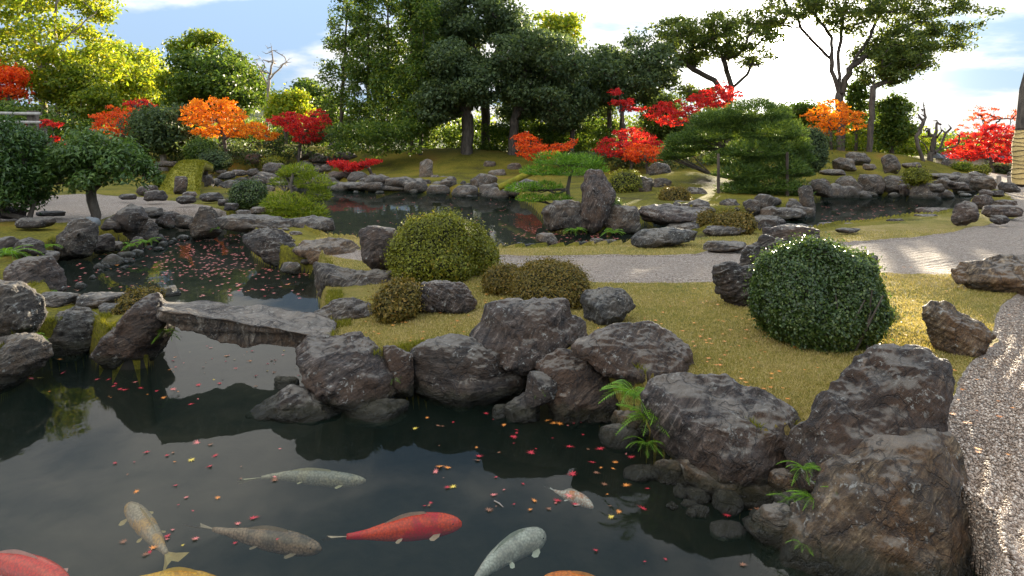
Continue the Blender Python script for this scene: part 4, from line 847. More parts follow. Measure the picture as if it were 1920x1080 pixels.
for k, (lab, tk, cr_, lf, Yd, n) in enumerate([
  ('vermilion maple behind the small pine', [[(1012, 318), (1010, 295), (1000, 275)]], [[(962, 255), (985, 245), (1005, 258), (1030, 272), (1080, 258), (1085, 275), (1050, 290), (1020, 300), (985, 305), (970, 290)]], 'vermilion', 37, 40),
  ('crimson and orange maple cluster left of the large pine', [[(1185, 320), (1182, 290), (1175, 260)]], [[(1115, 280), (1130, 258), (1160, 240), (1190, 235), (1215, 250), (1245, 270), (1240, 292), (1200, 305), (1160, 295), (1130, 298)]], 'red', 36, 50),
  ('fiery orange maple branch low beside the crimson cluster', [[(1215, 320), (1212, 300), (1205, 285)]], [[(1160, 285), (1190, 265), (1225, 272), (1245, 292), (1225, 305), (1180, 305)]], 'vermilion', 34.5, 24),
  ('tall thin scarlet maple against the dark rounded tree', [[(1180, 315), (1172, 250), (1165, 205), (1160, 175)]], [ell(1160, 172, 16, 7), ell(1168, 192, 26, 8), ell(1185, 205, 24, 6)], 'red', 40, 20),
  ('spreading pink-red maple above the large pine', [[(1300, 300), (1295, 240), (1290, 205)], [(1295, 235), (1340, 210), (1370, 185)]], [[(1210, 215), (1235, 190), (1280, 185), (1320, 165), (1360, 148), (1388, 180), (1350, 205), (1310, 212), (1280, 240), (1240, 235)]], 'red', 39, 66),
  ('orange maple in front of the great trunk', [[(1560, 300), (1558, 255), (1555, 220)]], [[(1515, 215), (1535, 195), (1560, 178), (1580, 195), (1605, 210), (1612, 245), (1580, 245), (1560, 262), (1530, 245)]], 'orange', 37, 42),
  ('scarlet maple over the garden wall at right', [[(1862, 322), (1858, 295), (1850, 270)], [(1858, 300), (1820, 285)], [(1862, 305), (1890, 270)]], [[(1782, 290), (1795, 262), (1830, 245), (1850, 232), (1880, 232), (1908, 238), (1905, 290), (1880, 310), (1850, 300), (1815, 305)]], 'red', 38, 80),
  ('duller red maple behind the scarlet maple at right', [[(1850, 315), (1850, 260), (1845, 225)]], [[(1800, 245), (1810, 215), (1845, 197), (1885, 205), (1925, 195), (1990, 200), (1990, 300), (1920, 290), (1880, 240), (1830, 245)]], 'vermilion', 46, 60),
  ('trailing crimson maple hanging over the island corner', [[(700, 322), (690, 312), (665, 310)]], [[(618, 302), (640, 298), (660, 306), (700, 298), (722, 302), (690, 312), (665, 322), (640, 318)]], 'red', 36, 34)]):
    tree('maple_tree', lab, Yd, tk, cr_, int(n*3.0), .21, 18, .10, lf, seed=70+k, tr=3.0, flat=.33, depth=1.6, shell=.1)
tree('bare_tree', 'gnarled pruned bare tree with knobbly limbs on the right mound', 38, [[(1742, 312), (1745, 290), (1762, 280), (1772, 250)], [(1745, 290), (1733, 270), (1722, 255)], [(1762, 280), (1790, 275), (1802, 262)], [(1750, 288), (1752, 262), (1758, 240)]], [[(1715, 262), (1730, 235), (1760, 215), (1785, 225), (1800, 262), (1770, 265)]], 34, .4, 0, 0, 'green', BARK, seed=80, tr=5.5, jit=1., r0=.012)
tree('bare_tree', 'thin leaning leafless tree left of the gnarled bare tree', 37, [[(1738, 305), (1725, 285), (1718, 262)], [(1718, 262), (1735, 220), (1730, 190)]], [[(1712, 240), (1722, 190), (1740, 195), (1738, 230)]], 14, .3, 0, 0, 'green', BARK, seed=81, tr=3.5, jit=.8, r0=.01)
thicket('undergrowth', 'dark bushes between island and grove on the right', 38, 1060, 1560, [(1060, 290), (1250, 285), (1560, 262)], [(1060, 305), (1250, 320), (1560, 300)], 95, 'dark', .55, 80, .16, 7, 1.5)
thicket('undergrowth', 'bright backlit bushes between the right trunks', 43, 1440, 1740, [(1440, 245), (1740, 255)], 285, 80, 'lime', .6, 80, .17, 8, 1.0)
thicket('undergrowth', 'dark bushes behind the dark grove trunks', 50, 780, 1130, 232, 288, 150, 'green', .85, 80, .22, 9, 1.5)
thicket('undergrowth', 'mixed bushes at the end of the garden on the right', 60, 1090, 1780, [(1090, 225), (1500, 235), (1780, 262)], 290, 190, 'green', .9, 80, .25, 10, 2)
thicket('distant_woodland', 'dark far treeline at the horizon', 100, -400, 2400, [(-400, 225), (1300, 240), (1750, 255), (2400, 258)], 285, 330, 'green', 2.0, 60, .5, 11, 5)

thicket('undergrowth', 'dense bushes closing the gap right of the grove trunks', 44.5, 900, 1140, 236, 288, 90, 'green', .6, 80, .18, 12, .8)
# ---- pines
def pine(label, Y, trunk, pads, leaf, tr, size, dens, seed, npu=1.2, name='pine_tree', posts=None, hub=None):
    rs = np.random.default_rng(seed); px2 = Y/F; base = P(*trunk[0], Y); org = base.copy(); root = empty(name, org, label, 'pine tree')
    paths = []; tp = [P(x, y, Y)-org for x, y in trunk]; tp[0][2] -= .3; n = len(tp); paths.append((np.array(tp), np.linspace(tr, tr*.45, n)*px2)); CV = []; CO = []
    for cx, cy, rx, ry, dy in pads:
        c = P(cx, cy, Y)-org+np.array([0, dy, 0]); k = int(dens*rx*ry*px2*px2*math.pi*6)
        b, d = in_ball(k, rs, .5); b[:, 2] = np.where(b[:, 2] < 0, b[:, 2]*.35, b[:, 2])
        lump = 1+.22*noise3(d*2.6+cx, seed)+.12*noise3(d*6+cy, seed+1)
        b = b*lump[:, None]*np.array([rx*px2, rx*px2*.8, ry*px2*1.05]); CV.append(c+b); CO.append(d)
        i = int(np.argmin([np.linalg.norm(q-c) + 2*max(0, q[2]-c[2]) for q in tp])); a = tp[i]; m = (a+c)/2+rs.normal(0, .06, 3); m[2] -= .06
        paths.append((np.array([a, m, c-[0, 0, ry*px2*.2]]), np.array([tr*.45, tr*.3, tr*.12])*px2))
        for _ in range(4):
            e = c+rs.uniform(-.7, .7, 3)*np.array([rx, rx*.7, ry*.3])*px2; paths.append((np.array([m, (m+e)/2+rs.normal(0, .04, 3), e]), np.array([tr*.22, tr*.14, tr*.06])*px2))
    V, Q = tube(paths, 6); put('trunk', mesh_np('trunk', V, Q, BARK, True), parent=root)
    V, Q, rn = needles(np.concatenate(CV), size, up=npu, rs=rs, out=np.concatenate(CO)*(1.6-npu*.8), width=.13)
    put('crown', mesh_np('crown', V, Q, L[leaf], False, {'rnd': ('FACE', rn)}), parent=root); return root
WOOD = simple_mat('old_timber', (.035, .025, .018), (.12, .09, .065), 6, .8, (1, 1, .2), .5, .01)
pine('large dome-shaped garden pine with propped branches right of centre', 25, [(1400, 392), (1395, 340), (1405, 290), (1415, 230)],
     [(1290, 264, 40, 16, .3), (1345, 226, 48, 22, .3), (1262, 296, 24, 9, .4), (1420, 215, 62, 30, 0), (1375, 235, 52, 26, .3), (1330, 255, 52, 24, .2), (1300, 275, 50, 20, .4), (1275, 290, 34, 14, .3), (1440, 250, 62, 28, -.4), (1475, 275, 50, 24, .1), (1410, 285, 66, 26, -.6), (1365, 300, 48, 22, -.3), (1500, 300, 32, 20, .2),
      (1440, 315, 60, 24, -.8), (1380, 325, 52, 20, -.9), (1490, 325, 34, 18, 0), (1420, 345, 64, 22, -1.), (1370, 352, 42, 16, -1.1), (1460, 358, 42, 18, -.8), (1425, 375, 52, 14, -1.2)], 'bigpine', 9, .11, 620, 1, .35)
pine('small bright green layered pine leaning over the pond', 19, [(1066, 412), (1068, 385), (1064, 355), (1070, 325)],
     [(1040, 302, 44, 17, 0), (1092, 305, 42, 15, .2), (1012, 322, 36, 13, -.25), (1068, 324, 42, 11, -.3), (1120, 320, 22, 10, .15), (978, 354, 32, 12, -.15), (1022, 349, 32, 10, -.3), (1046, 371, 26, 9, -.3), (998, 372, 30, 10, -.35)], 'pine', 6, .085, 620, 2, .6)
pine('bright yellow-green cloud-pruned pine in two domes at the pond edge', 17.5, [(575, 418), (560, 390), (545, 350), (550, 325)],
     [(555, 325, 34, 18, .3), (580, 345, 40, 20, .2), (530, 328, 22, 12, .4), (597, 368, 24, 20, .1), (515, 345, 22, 10, .5), (545, 380, 48, 20, -.3), (575, 392, 46, 18, -.4), (525, 392, 32, 14, -.4), (598, 404, 24, 16, -.3), (560, 400, 50, 10, -.5)], 'tuftpine', 6, .085, 620, 3, .25)
for k, (x, y0, y1, lab) in enumerate([(1347, 288, 388, 'dark wooden prop post under the left boughs of the large pine'), (1476, 285, 352, 'thin wooden prop post under the right boughs of the large pine')]):
    a = P(x, y1, 23.5); b = P(x, y0, 23.5); r = empty('prop_post', a, lab, 'post')
    V, Q = tube([(np.array([[0, 0, -.3], b-a]), [.06, .05])], 8); put('post', mesh_np('post', V, Q, WOOD, True), parent=r)
# ---- clipped shrubs
def shrub(label, poly, base, z0, leaf, ls, n, seed=0, Y=None, depth=.95, rough=.4, name='clipped_shrub', cat='shrub', box=.7, lump=.05, lvl=4, needle=False, lean=.1, red=None, grow=.975):
    if len(poly) == 4 and not isinstance(poly[0], tuple):
        x0, x1, y0, y1 = poly; cx, cy, hw, hh = (x0+x1)/2, (y0+y1)/2, (x1-x0)/2, (y1-y0)/2
        poly = [(cx+hw*np.sign(math.cos(a))*abs(math.cos(a))**.8, cy+hh*np.sign(math.sin(a))*abs(math.sin(a))**.8) for a in np.linspace(0, 2*math.pi, 20, endpoint=False)]
    V, Fc, org = body(poly, base, z0, depth, lvl, seed, 0, lean, rough, box, Y, 0, grow)
    N = vnormals(V, Fc); s = np.ptp(V[:, 0])/2
    V = V+N*(lump*s*fbm(V/s*2.2+seed, 3, seed))[:, None]; rs = np.random.default_rng(seed+5)
    root = empty(name, org, label, cat); put('inner_hull', mesh_np('inner_hull', V-N*ls*.9, Fc, CORE, True), parent=root)
    A = V[Fc[:, 0]]; B = V[Fc[:, 1]]; Cc = V[Fc[:, 2]]; ar = np.linalg.norm(np.cross(B-A, Cc-A), axis=1); ok = (A[:, 2] > -.05); ar = ar*ok
    i = rs.choice(len(Fc), n, p=ar/ar.sum()); u = rs.uniform(size=(n, 2)); fl = u.sum(1) > 1; u[fl] = 1-u[fl]
    p = A[i]+(B-A)[i]*u[:, :1]+(Cc-A)[i]*u[:, 1:]; nn = N[Fc[i, 0]]
    p = p+nn*(rs.normal(0, .5, n)*ls+np.where(rs.random(n) < .09, rs.uniform(0, 2.8, n), 0)*ls)[:, None]
    if needle: v, q, rn = needles(p, ls, .2, .15, rs, nn*1.5)
    else: v, q, rn = leaves(p, ls, nn, rs, .55, .2)
    put('foliage', mesh_np('foliage', v, q, L[leaf], False, {'rnd': ('FACE', rn)}), parent=root); return root
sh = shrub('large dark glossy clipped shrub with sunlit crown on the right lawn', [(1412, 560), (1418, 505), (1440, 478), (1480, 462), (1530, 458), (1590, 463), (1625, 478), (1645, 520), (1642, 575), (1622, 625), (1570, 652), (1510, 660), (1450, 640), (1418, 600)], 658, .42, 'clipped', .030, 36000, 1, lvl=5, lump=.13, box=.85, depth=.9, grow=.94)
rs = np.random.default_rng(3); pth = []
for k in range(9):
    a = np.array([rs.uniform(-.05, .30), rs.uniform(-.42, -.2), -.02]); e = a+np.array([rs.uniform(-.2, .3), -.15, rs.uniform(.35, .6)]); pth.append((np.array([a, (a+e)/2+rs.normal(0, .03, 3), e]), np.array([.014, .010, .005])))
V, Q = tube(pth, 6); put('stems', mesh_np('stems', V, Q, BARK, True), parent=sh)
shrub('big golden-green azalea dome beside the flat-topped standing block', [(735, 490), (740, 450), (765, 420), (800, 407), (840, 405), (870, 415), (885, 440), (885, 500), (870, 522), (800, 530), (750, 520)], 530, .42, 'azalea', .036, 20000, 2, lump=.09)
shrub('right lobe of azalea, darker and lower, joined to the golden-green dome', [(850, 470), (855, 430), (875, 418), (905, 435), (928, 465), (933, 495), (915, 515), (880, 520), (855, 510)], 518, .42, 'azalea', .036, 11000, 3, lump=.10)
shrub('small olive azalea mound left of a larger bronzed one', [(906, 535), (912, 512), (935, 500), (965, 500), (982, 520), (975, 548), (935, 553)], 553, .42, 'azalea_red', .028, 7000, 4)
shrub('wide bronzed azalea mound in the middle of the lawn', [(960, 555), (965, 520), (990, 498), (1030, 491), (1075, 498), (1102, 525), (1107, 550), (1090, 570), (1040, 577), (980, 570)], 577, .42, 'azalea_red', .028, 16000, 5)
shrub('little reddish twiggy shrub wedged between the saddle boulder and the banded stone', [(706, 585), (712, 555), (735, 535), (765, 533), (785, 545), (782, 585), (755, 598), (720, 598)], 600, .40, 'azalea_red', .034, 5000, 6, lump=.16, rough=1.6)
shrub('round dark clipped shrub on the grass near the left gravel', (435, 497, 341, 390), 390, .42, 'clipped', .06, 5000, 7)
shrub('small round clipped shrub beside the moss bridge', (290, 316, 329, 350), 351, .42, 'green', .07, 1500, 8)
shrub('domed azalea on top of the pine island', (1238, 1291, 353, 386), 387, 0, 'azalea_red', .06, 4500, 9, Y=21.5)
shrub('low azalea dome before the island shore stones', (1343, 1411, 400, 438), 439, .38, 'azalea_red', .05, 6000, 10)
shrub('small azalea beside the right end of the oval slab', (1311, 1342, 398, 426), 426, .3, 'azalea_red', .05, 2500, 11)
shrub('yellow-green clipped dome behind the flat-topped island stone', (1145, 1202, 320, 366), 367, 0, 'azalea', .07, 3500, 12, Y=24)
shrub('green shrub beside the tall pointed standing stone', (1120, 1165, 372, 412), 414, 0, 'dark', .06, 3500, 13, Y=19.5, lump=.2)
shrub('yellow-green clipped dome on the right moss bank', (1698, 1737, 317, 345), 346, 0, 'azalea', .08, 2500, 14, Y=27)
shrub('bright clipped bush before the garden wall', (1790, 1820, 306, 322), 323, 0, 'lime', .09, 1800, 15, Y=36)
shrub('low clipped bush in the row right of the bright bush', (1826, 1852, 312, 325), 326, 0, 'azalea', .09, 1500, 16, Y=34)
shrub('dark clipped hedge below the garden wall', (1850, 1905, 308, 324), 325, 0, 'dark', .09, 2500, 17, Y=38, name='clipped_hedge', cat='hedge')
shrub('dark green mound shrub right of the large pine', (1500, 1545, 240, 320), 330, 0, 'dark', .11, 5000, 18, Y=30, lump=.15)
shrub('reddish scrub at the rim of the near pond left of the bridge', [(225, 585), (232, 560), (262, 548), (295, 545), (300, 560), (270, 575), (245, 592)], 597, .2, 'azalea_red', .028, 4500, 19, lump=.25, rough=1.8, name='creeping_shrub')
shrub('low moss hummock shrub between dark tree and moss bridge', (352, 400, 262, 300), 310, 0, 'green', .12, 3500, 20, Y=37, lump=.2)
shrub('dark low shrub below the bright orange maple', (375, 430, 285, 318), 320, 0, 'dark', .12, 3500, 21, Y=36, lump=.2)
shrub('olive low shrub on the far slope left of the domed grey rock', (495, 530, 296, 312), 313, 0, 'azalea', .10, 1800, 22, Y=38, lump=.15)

# ---- camellias at left with large glossy leaves
tree('camellia_tree', 'round-headed broad-leaved evergreen on a short trunk at the left gravel', 16.2, [[(176, 412), (177, 390), (174, 360), (178, 330)], [(175, 358), (200, 330)], [(175, 358), (150, 325)]],
     [[(95, 320), (92, 290), (112, 262), (150, 245), (200, 248), (240, 260), (268, 290), (282, 322), (262, 350), (225, 345), (200, 362), (160, 350), (125, 365), (102, 345)]], 90, .25, 80, .105, 'camellia_light', BARK, seed=90, tr=9, depth=.75, flat=.8, aspect=.36, up=.6)
tree('camellia_tree', 'dark broad-leaved evergreen cut by the left picture edge', 15.5, [[(58, 412), (57, 380), (52, 330), (40, 290)], [(5, 400), (5, 330)]],
     [[(-90, 390), (-90, 240), (-20, 222), (25, 225), (55, 245), (70, 275), (68, 320), (78, 345), (60, 385), (30, 402), (0, 380), (-30, 400)]], 110, .25, 95, .095, 'camellia', BARK, seed=91, tr=6, depth=.8, flat=.8, aspect=.36, up=.6)

# ------------------------------------------------------------------ built things
MOSSY = simple_mat('thick_moss', (.10, .10, .01), (.26, .22, .02), 5, 1., (1, 1, 1), .8, .04)
def moss_bridge():
    Yn, Yf = 23.8, 34.0; n = 26; V = []; w = .52; x0 = P(365, 0, 25)[0]; x1 = P(345, 0, 32)[0]
    for i in range(n):
        t = i/(n-1); y = Yn+(Yf-Yn)*t; x = x0+(x1-x0)*t; z = .48+.95*math.sin(math.pi*min(1, t*1.0))**.9 if t < .5 else .95+.48+(-.35)*(t-.5)*2
        ww = w*(1+.5*(1-t)**4)
        V += [(x-ww, y, z-.32), (x-ww, y, z-.02), (x-ww*.75, y, z+.03), (x, y, z+.05), (x+ww*.75, y, z+.03), (x+ww, y, z-.02), (x+ww, y, z-.32)]
    Q = []
    for i in range(n-1):
        for j in range(7): a = i*7+j; b = i*7+(j+1) % 7; Q.append((a, b, b+7, a+7))
    Q += [tuple(range(6, -1, -1)), tuple(range((n-1)*7, n*7))]
    V = np.array(V); org = np.array([x0, Yn, .42]); V = V+.02*noise3(V*4, 3)[:, None]
    r = empty('moss_bridge', org, 'narrow arched footbridge covered with bright moss at left', 'bridge')
    put('deck', mesh_np('deck', V-org, Q, MOSSY, True), parent=r)
    rs = np.random.default_rng(8); k = 9000; ii = rs.integers(0, n-1, k); jj = rs.integers(1, 5, k); f1 = rs.random((k, 1)); f2 = rs.random((k, 1)); Vg = (V-org).reshape(n, 7, 3)
    c = Vg[ii, jj]*(1-f1)*(1-f2)+Vg[ii+1, jj]*f1*(1-f2)+Vg[ii, jj+1]*(1-f1)*f2+Vg[ii+1, jj+1]*f1*f2
    vv, qq, rn = needles(c+rs.normal(0, .015, c.shape), .07, 1.0, .22, rs); put('moss', mesh_np('moss', vv, qq, L['mossgreen'], False, {'rnd': ('FACE', rn)}), parent=r)
    for s in (-1, 1):
        for t in (.3, .75):
            y = Yn+(Yf-Yn)*t; x = x0+(x1-x0)*t+s*w*.7; vv, qq = tube([(np.array([[x, y, -.3], [x, y, 1.0]])-org, [.08, .08])], 8); put('pile', mesh_np('pile', vv, qq, WOOD, True), parent=r)
moss_bridge()
# leaning mossy log on the island shore
a = P(935, 352, 24); vv, qq = tube([(np.array([[0, 0, 0], [.9, .2, .42], [1.7, .4, .72]]), [.12, .12, .09])], 9)
o = put('mossy_log', mesh_np('mossy_log', vv, qq, MOSSY, True), a); tag(o, 'mossy slanting log beside the small bright pine', 'log')
# timber gate and fence at left edge
def gate():
    Yg = 20.0; org = P(60, 372, Yg); r = empty('garden_gate', org, 'weathered timber gate frame with pole crossbars behind the left camellia', 'gate')
    def Lp(px, py, dy=0): return P(px, py, Yg)-org+np.array([0, dy, 0])
    POLE = simple_mat('grey_bamboo', (.22, .20, .17), (.42, .39, .33), 8, .6)
    for nm, x, dy in (('post', 62, 0), ('post', -60, 0)):
        a = Lp(x, 380, dy); b = Lp(x, 208, dy); V, Q = box_np((a[0]-.11, a[1]-.11, a[2]-.2), (a[0]+.11, a[1]+.11, b[2])); put(nm, mesh_np(nm, V, Q, WOOD), parent=r)
    for y in (213, 229):
        V, Q = tube([(np.array([Lp(-90, y-2, -.15), Lp(84, y+1, -.15)]), [.045, .045])], 9); put('crossbar', mesh_np('crossbar', V, Q, POLE, True), parent=r)
    V, Q = box_np(Lp(-70, 300, .15), Lp(78, 240, .2)+np.array([0, .05, 0])); put('board_panel', mesh_np('board_panel', V, Q, WOOD), parent=r)
gate()
# floodlight
def floodlight():
    org = P(171, 428, 14.6); r = empty('floodlight', org, 'small grey cylindrical garden floodlight at the foot of the camellia', 'lamp')
    HM = simple_mat('grey_enamel', (.16, .17, .17), (.22, .23, .23), 4, .4); GM = simple_mat('lens_glass', (.35, .38, .42), (.45, .48, .52), 3, .1)
    px = 14.6/F; d = np.array([.75, -.6, -.12]); d /= np.linalg.norm(d); c = np.array([0, 0, 11*px])
    V, Q = tube([(np.array([c-d*.17, c-d*.165, c+d*.13, c+d*.15, c+d*.15]), [.02, .10, .125, .14, .12])], 20); put('housing', mesh_np('housing', V, Q, HM, True), parent=r)
    V, Q = tube([(np.array([c+d*.135, c+d*.14]), [.122, .001])], 20); put('lens', mesh_np('lens', V, Q, GM, True), parent=r)
    V, Q = tube([(np.array([[0, 0, -.15], c-[0, 0, .08]]), [.02, .02])], 8); put('stake', mesh_np('stake', V, Q, HM, True), parent=r)
floodlight()
# garden wall with tiled coping at right
def wall():
    Yw = 47.; x0 = P(1760, 0, Yw)[0]; x1 = P(2200, 0, Yw)[0]; zb = .9; zt = EYE+(HY-297)/F*Yw; org = np.array([x0, Yw, zb]); L_ = x1-x0
    PL = simple_mat('ochre_plaster', (.42, .33, .22), (.55, .45, .32), 2, .9); TL = simple_mat('grey_roof_tile', (.07, .07, .075), (.16, .16, .17), 5, .5)
    r = empty('garden_wall', org, 'low ochre plastered garden wall with tiled coping behind the scarlet maple', 'wall')
    V, Q = box_np((0, 0, -1), (L_, .35, zt-zb)); put('plaster_wall', mesh_np('plaster_wall', V, Q, PL), parent=r)
    V = [(-.1, -.35, zt-zb), (L_, -.35, zt-zb), (L_, .17, zt-zb+.32), (-.1, .17, zt-zb+.32), (L_, .7, zt-zb), (-.1, .7, zt-zb)]
    put('coping', mesh_np('coping', V, [(0, 1, 2, 3), (3, 2, 4, 5), (0, 3, 5), (1, 4, 2), (0, 5, 4, 1)], TL), parent=r)
    it = []
    for k in range(int(L_/.3)): it.append(tube([(np.array([[k*.3, -.38, zt-zb+.02], [k*.3, .17, zt-zb+.36]]), [.05, .05])], 6))
    V, Q = join_np(it); tag(put('roof_tiles', mesh_np('roof_tiles', V, Q, TL, True), parent=r), kind='stuff')
wall()
# fence posts by the far path
for k, (x, yb, yt) in enumerate([(1873, 345, 330), (1893, 346, 331)]):
    a = P(x, yb, 28); V, Q = tube([(np.array([[0, 0, -.1], [0, 0, (yb-yt)/F*28]]), [.09, .09]), (np.array([[0, 0, (yb-yt)/F*28], [0, 0, (yb-yt)/F*28+.03]]), [.09, .01])], 8)
    tag(put('wooden_post', mesh_np('wooden_post', V, Q, PALEBARK, True), a), ['short wooden post by the far gravel path, left of two', 'short wooden post by the far gravel path, right of two'][k], 'post')
# straw wrapped trunk at right edge
def wrapped():
    Yt = 24.; org = P(1925, 336, Yt); ST = simple_mat('straw_matting', (.50, .34, .12), (.75, .55, .24), 14, .9, (1, 1, 3), .9, .02); RP = simple_mat('dark_rope', (.03, .02, .015), (.06, .045, .03), 20, .9)
    r = empty('wrapped_tree', org, 'thick trunk wrapped in straw matting bound with dark rope at right edge', 'tree')
    h = (336-240)/F*Yt; zz = np.linspace(-.2, h, 12); rad = .42+.06*np.sin(zz*2.2)+.03*np.cos(zz*5)
    V, Q = tube([(np.stack([.05*np.sin(zz*1.5), 0*zz, zz], -1), rad)], 22); put('straw_wrapping', mesh_np('straw_wrapping', V, Q, ST, True), parent=r)
    for z in np.arange(.05, h, .16):
        a = np.linspace(0, 2*math.pi, 25); rr = .455+.06*math.sin(z*2.2); vv, qq = tube([(np.stack([rr*np.cos(a)+.05*math.sin(z*1.5), rr*np.sin(a), z+.03*np.sin(3*a+z*9)], -1), .012)], 5)
        put('rope', mesh_np('rope', vv, qq, RP, True), parent=r)
    vv, qq = tube([(np.array([[0, 0, h-.1], [.1, .05, h+1.4], [.3, 0, h+2.6]]), [.36, .28, .2]), (np.array([[.1, .05, h+1.2], [.8, 0, h+2.0], [1.4, .1, h+2.6]]), [.15, .11, .07])], 10); put('trunk', mesh_np('trunk', vv, qq, BARK, True), parent=r)
wrapped()

# ------------------------------------------------------------------ ferns
def frond_mesh(length, seed):
    rs = np.random.default_rng(seed); n = 20; V = []; Q = []
    for i in range(n):
        t = i/(n-1); x = length*t*.92; z = length*(.55*t-.75*t*t); w = length*.34*math.sin(math.pi*min(1, .12+t*.88))**.8*(1-t*.45)
        for s in (-1, 1):
            b = len(V); fw = length*.062; tilt = .25*w
            V += [(x-fw*.6, 0, z), (x+w*.30, s*w*.55, z-tilt*.3+rs.normal(0, .003)), (x+w*.45+fw*.2, s*w, z-tilt), (x+fw*.9, s*w*.35, z+.002)]
            Q.append((b, b+1, b+2, b+3))
    for i in range(8):
        t0, t1 = i/8, (i+1)/8; p = lambda t: np.array([length*t*.92, 0, length*(.55*t-.75*t*t)]); b = len(V); a, c = p(t0), p(t1); w = length*.008
        V += [a-[0, w, 0], a+[0, w, 0], c+[0, w, 0], c-[0, w, 0]]; Q.append((b, b+1, b+2, b+3))
    return mesh_np('frond', np.array(V), np.array(Q), L['fern'], False, {'rnd': ('FACE', rs.uniform(size=len(Q)))})
FR = [frond_mesh(1.0, k) for k in range(3)]
for k, (px, py, z, ln, n, a0, spread, lab) in enumerate([
    (1190, 745, .36, .24, 8, -90, 330, 'large bright fern arching between the peaked boulder and the heart-topped one'), (1222, 790, .22, .22, 8, -110, 250, 'hanging fern tufts low beside the pale hidden stone'), (1212, 832, .10, .14, 6, -110, 220, 'small leafy fern just above the water left of the heart-topped boulder'),
    (1508, 880, .26, .13, 7, -90, 300, 'small fern in the gap between heart-topped and sloping boulders'), (1530, 940, .16, .15, 8, -80, 300, 'fern at the left foot of the bottom right boulder'), (1480, 935, .08, .11, 5, -90, 260, 'little fern beside the low stone near the water'),
    (1575, 925, .24, .13, 6, -60, 260, 'spiky fern on the left shoulder of the bottom right boulder'), (1505, 1018, .05, .08, 4, -90, 260, 'tiny bright fern beside the fluted wedge stone'), (1015, 728, .18, .12, 5, -90, 200, 'small fern above the mossy waterline stone'), (1040, 672, .3, .08, 4, -90, 260, 'tiny fern in the crack below the ledge boulder'),
    (735, 712, .15, .09, 4, -90, 200, 'fern sprig in the cleft right of the veined boulder'), (18, 478, .4, .40, 8, -90, 300, 'bright fern clump at the left edge of the upper bank'), (86, 465, .3, .25, 6, -90, 300, 'round bright fern between two left bank stones'),
    (245, 462, .15, .20, 6, -90, 300, 'fern left of the little upright stone'), (275, 455, .2, .24, 7, -90, 300, 'fern spreading right of the little upright stone'), (312, 622, .28, .16, 7, -70, 300, 'bright fern hanging beneath the left end of the stone bridge'), (62, 632, .3, .13, 7, -60, 300, 'fern in the cleft right of the tapering boulder'),
    (405, 430, .2, .2, 5, -60, 300, 'small fern right of the triangular upright stone'), (1080, 432, .15, .3, 6, -90, 300, 'fern tuft at the foot of the roundish pale boulder'), (1150, 437, .1, .3, 6, -90, 300, 'fern tuft before the blocky upright stone'),
    (105, 555, .1, .18, 6, -90, 300, 'yellow-green tuft beside the rugged mauve boulder')]):
    c = G(px, py, z); c = c*.975; c[2] = z+.05+.05*ln; n = int(n*1.5); ln = ln*1.15; rs = np.random.default_rng(k+300); r = empty('fern', c, lab, 'fern')
    for j in range(n):
        o = put('frond', FR[j % 3], parent=r); o.scale = (ln*rs.uniform(.7, 1.2),)*3
        o.rotation_euler = (rs.normal(0, .2), rs.uniform(-.45, .25), math.radians(a0+spread*((j+.5)/n-.5)+rs.normal(0, 8)))

# ------------------------------------------------------------------ grass blades and pebbles
def on_ground(n, polys, yr, xr, rs, wpow=1.6, mask=None):
    out = []
    while sum(len(o) for o in out) < n:
        k = 60000; u = rs.uniform(0, 1, k); y = (yr[0]**(-wpow)+(yr[1]**(-wpow)-yr[0]**(-wpow))*u)**(-1/wpow); x = rs.uniform(xr[0], xr[1], k)*y
        h, d = height(x, y); g = np.max([sdf(x, y, q) for q in gravels], axis=0); l_ = np.max([sdf(x, y, q) for q in lawns], axis=0)
        ok = mask(x, y, h, d, g, l_); out.append(np.stack([x, y, h, g], -1)[ok])
    return np.concatenate(out)[:n]
rs = np.random.default_rng(50)
g4 = on_ground(150000, None, (3.4, 14), (-.75, .85), rs, 1.3, lambda x, y, h, d, g, l_: (g < -.01) & (l_ > -.03) & (d < -.10) & (h > .33))
nb = len(g4); hh = (.008+.010*rs.random(nb))*(1+.08*g4[:, 1]); ang = rs.uniform(0, 2*math.pi, nb); wd = .0022*(1+.12*g4[:, 1])
c = g4[:, :3]; dr = np.stack([np.cos(ang), np.sin(ang), 0*ang], -1); le = rs.normal(0, .55, (nb, 2))*hh[:, None]
V = np.stack([c-dr*wd[:, None], c+dr*wd[:, None], c+np.stack([le[:, 0], le[:, 1], hh], -1)], 1).reshape(-1, 3); V[:, 2] -= .002
tag(put('grass', mesh_np('grass', V, np.arange(3*nb).reshape(-1, 3), L['grass'], False, {'rnd': ('FACE', rs.random(nb))})), 'short yellowing grass and moss of the near lawn', 'grass', kind='stuff')
g5 = on_ground(26000, None, (3.6, 13), (-.75, .85), rs, 1.3, lambda x, y, h, d, g, l_: (g < -.01) & (d < -.02) & (d > -.28) & (h > .2) & (noise3(np.stack([x*4, y*4, 0*x], -1), 12) > -.1))
nb = len(g5); hh = (.025+.03*rs.random(nb)); ang = rs.uniform(0, 2*math.pi, nb); c = g5[:, :3]; dr = np.stack([np.cos(ang), np.sin(ang), 0*ang], -1)*.004; le = rs.normal(0, .7, (nb, 2))*hh[:, None]
V = np.stack([c-dr, c+dr, c+np.stack([le[:, 0], le[:, 1], hh], -1)], 1).reshape(-1, 3)
tag(put('moss_tufts', mesh_np('moss_tufts', V, np.arange(3*nb).reshape(-1, 3), L['mossgreen'], False, {'rnd': ('FACE', rs.random(nb))})), 'ragged moss and weeds along the lawn rim between the boulders', 'moss', kind='stuff')
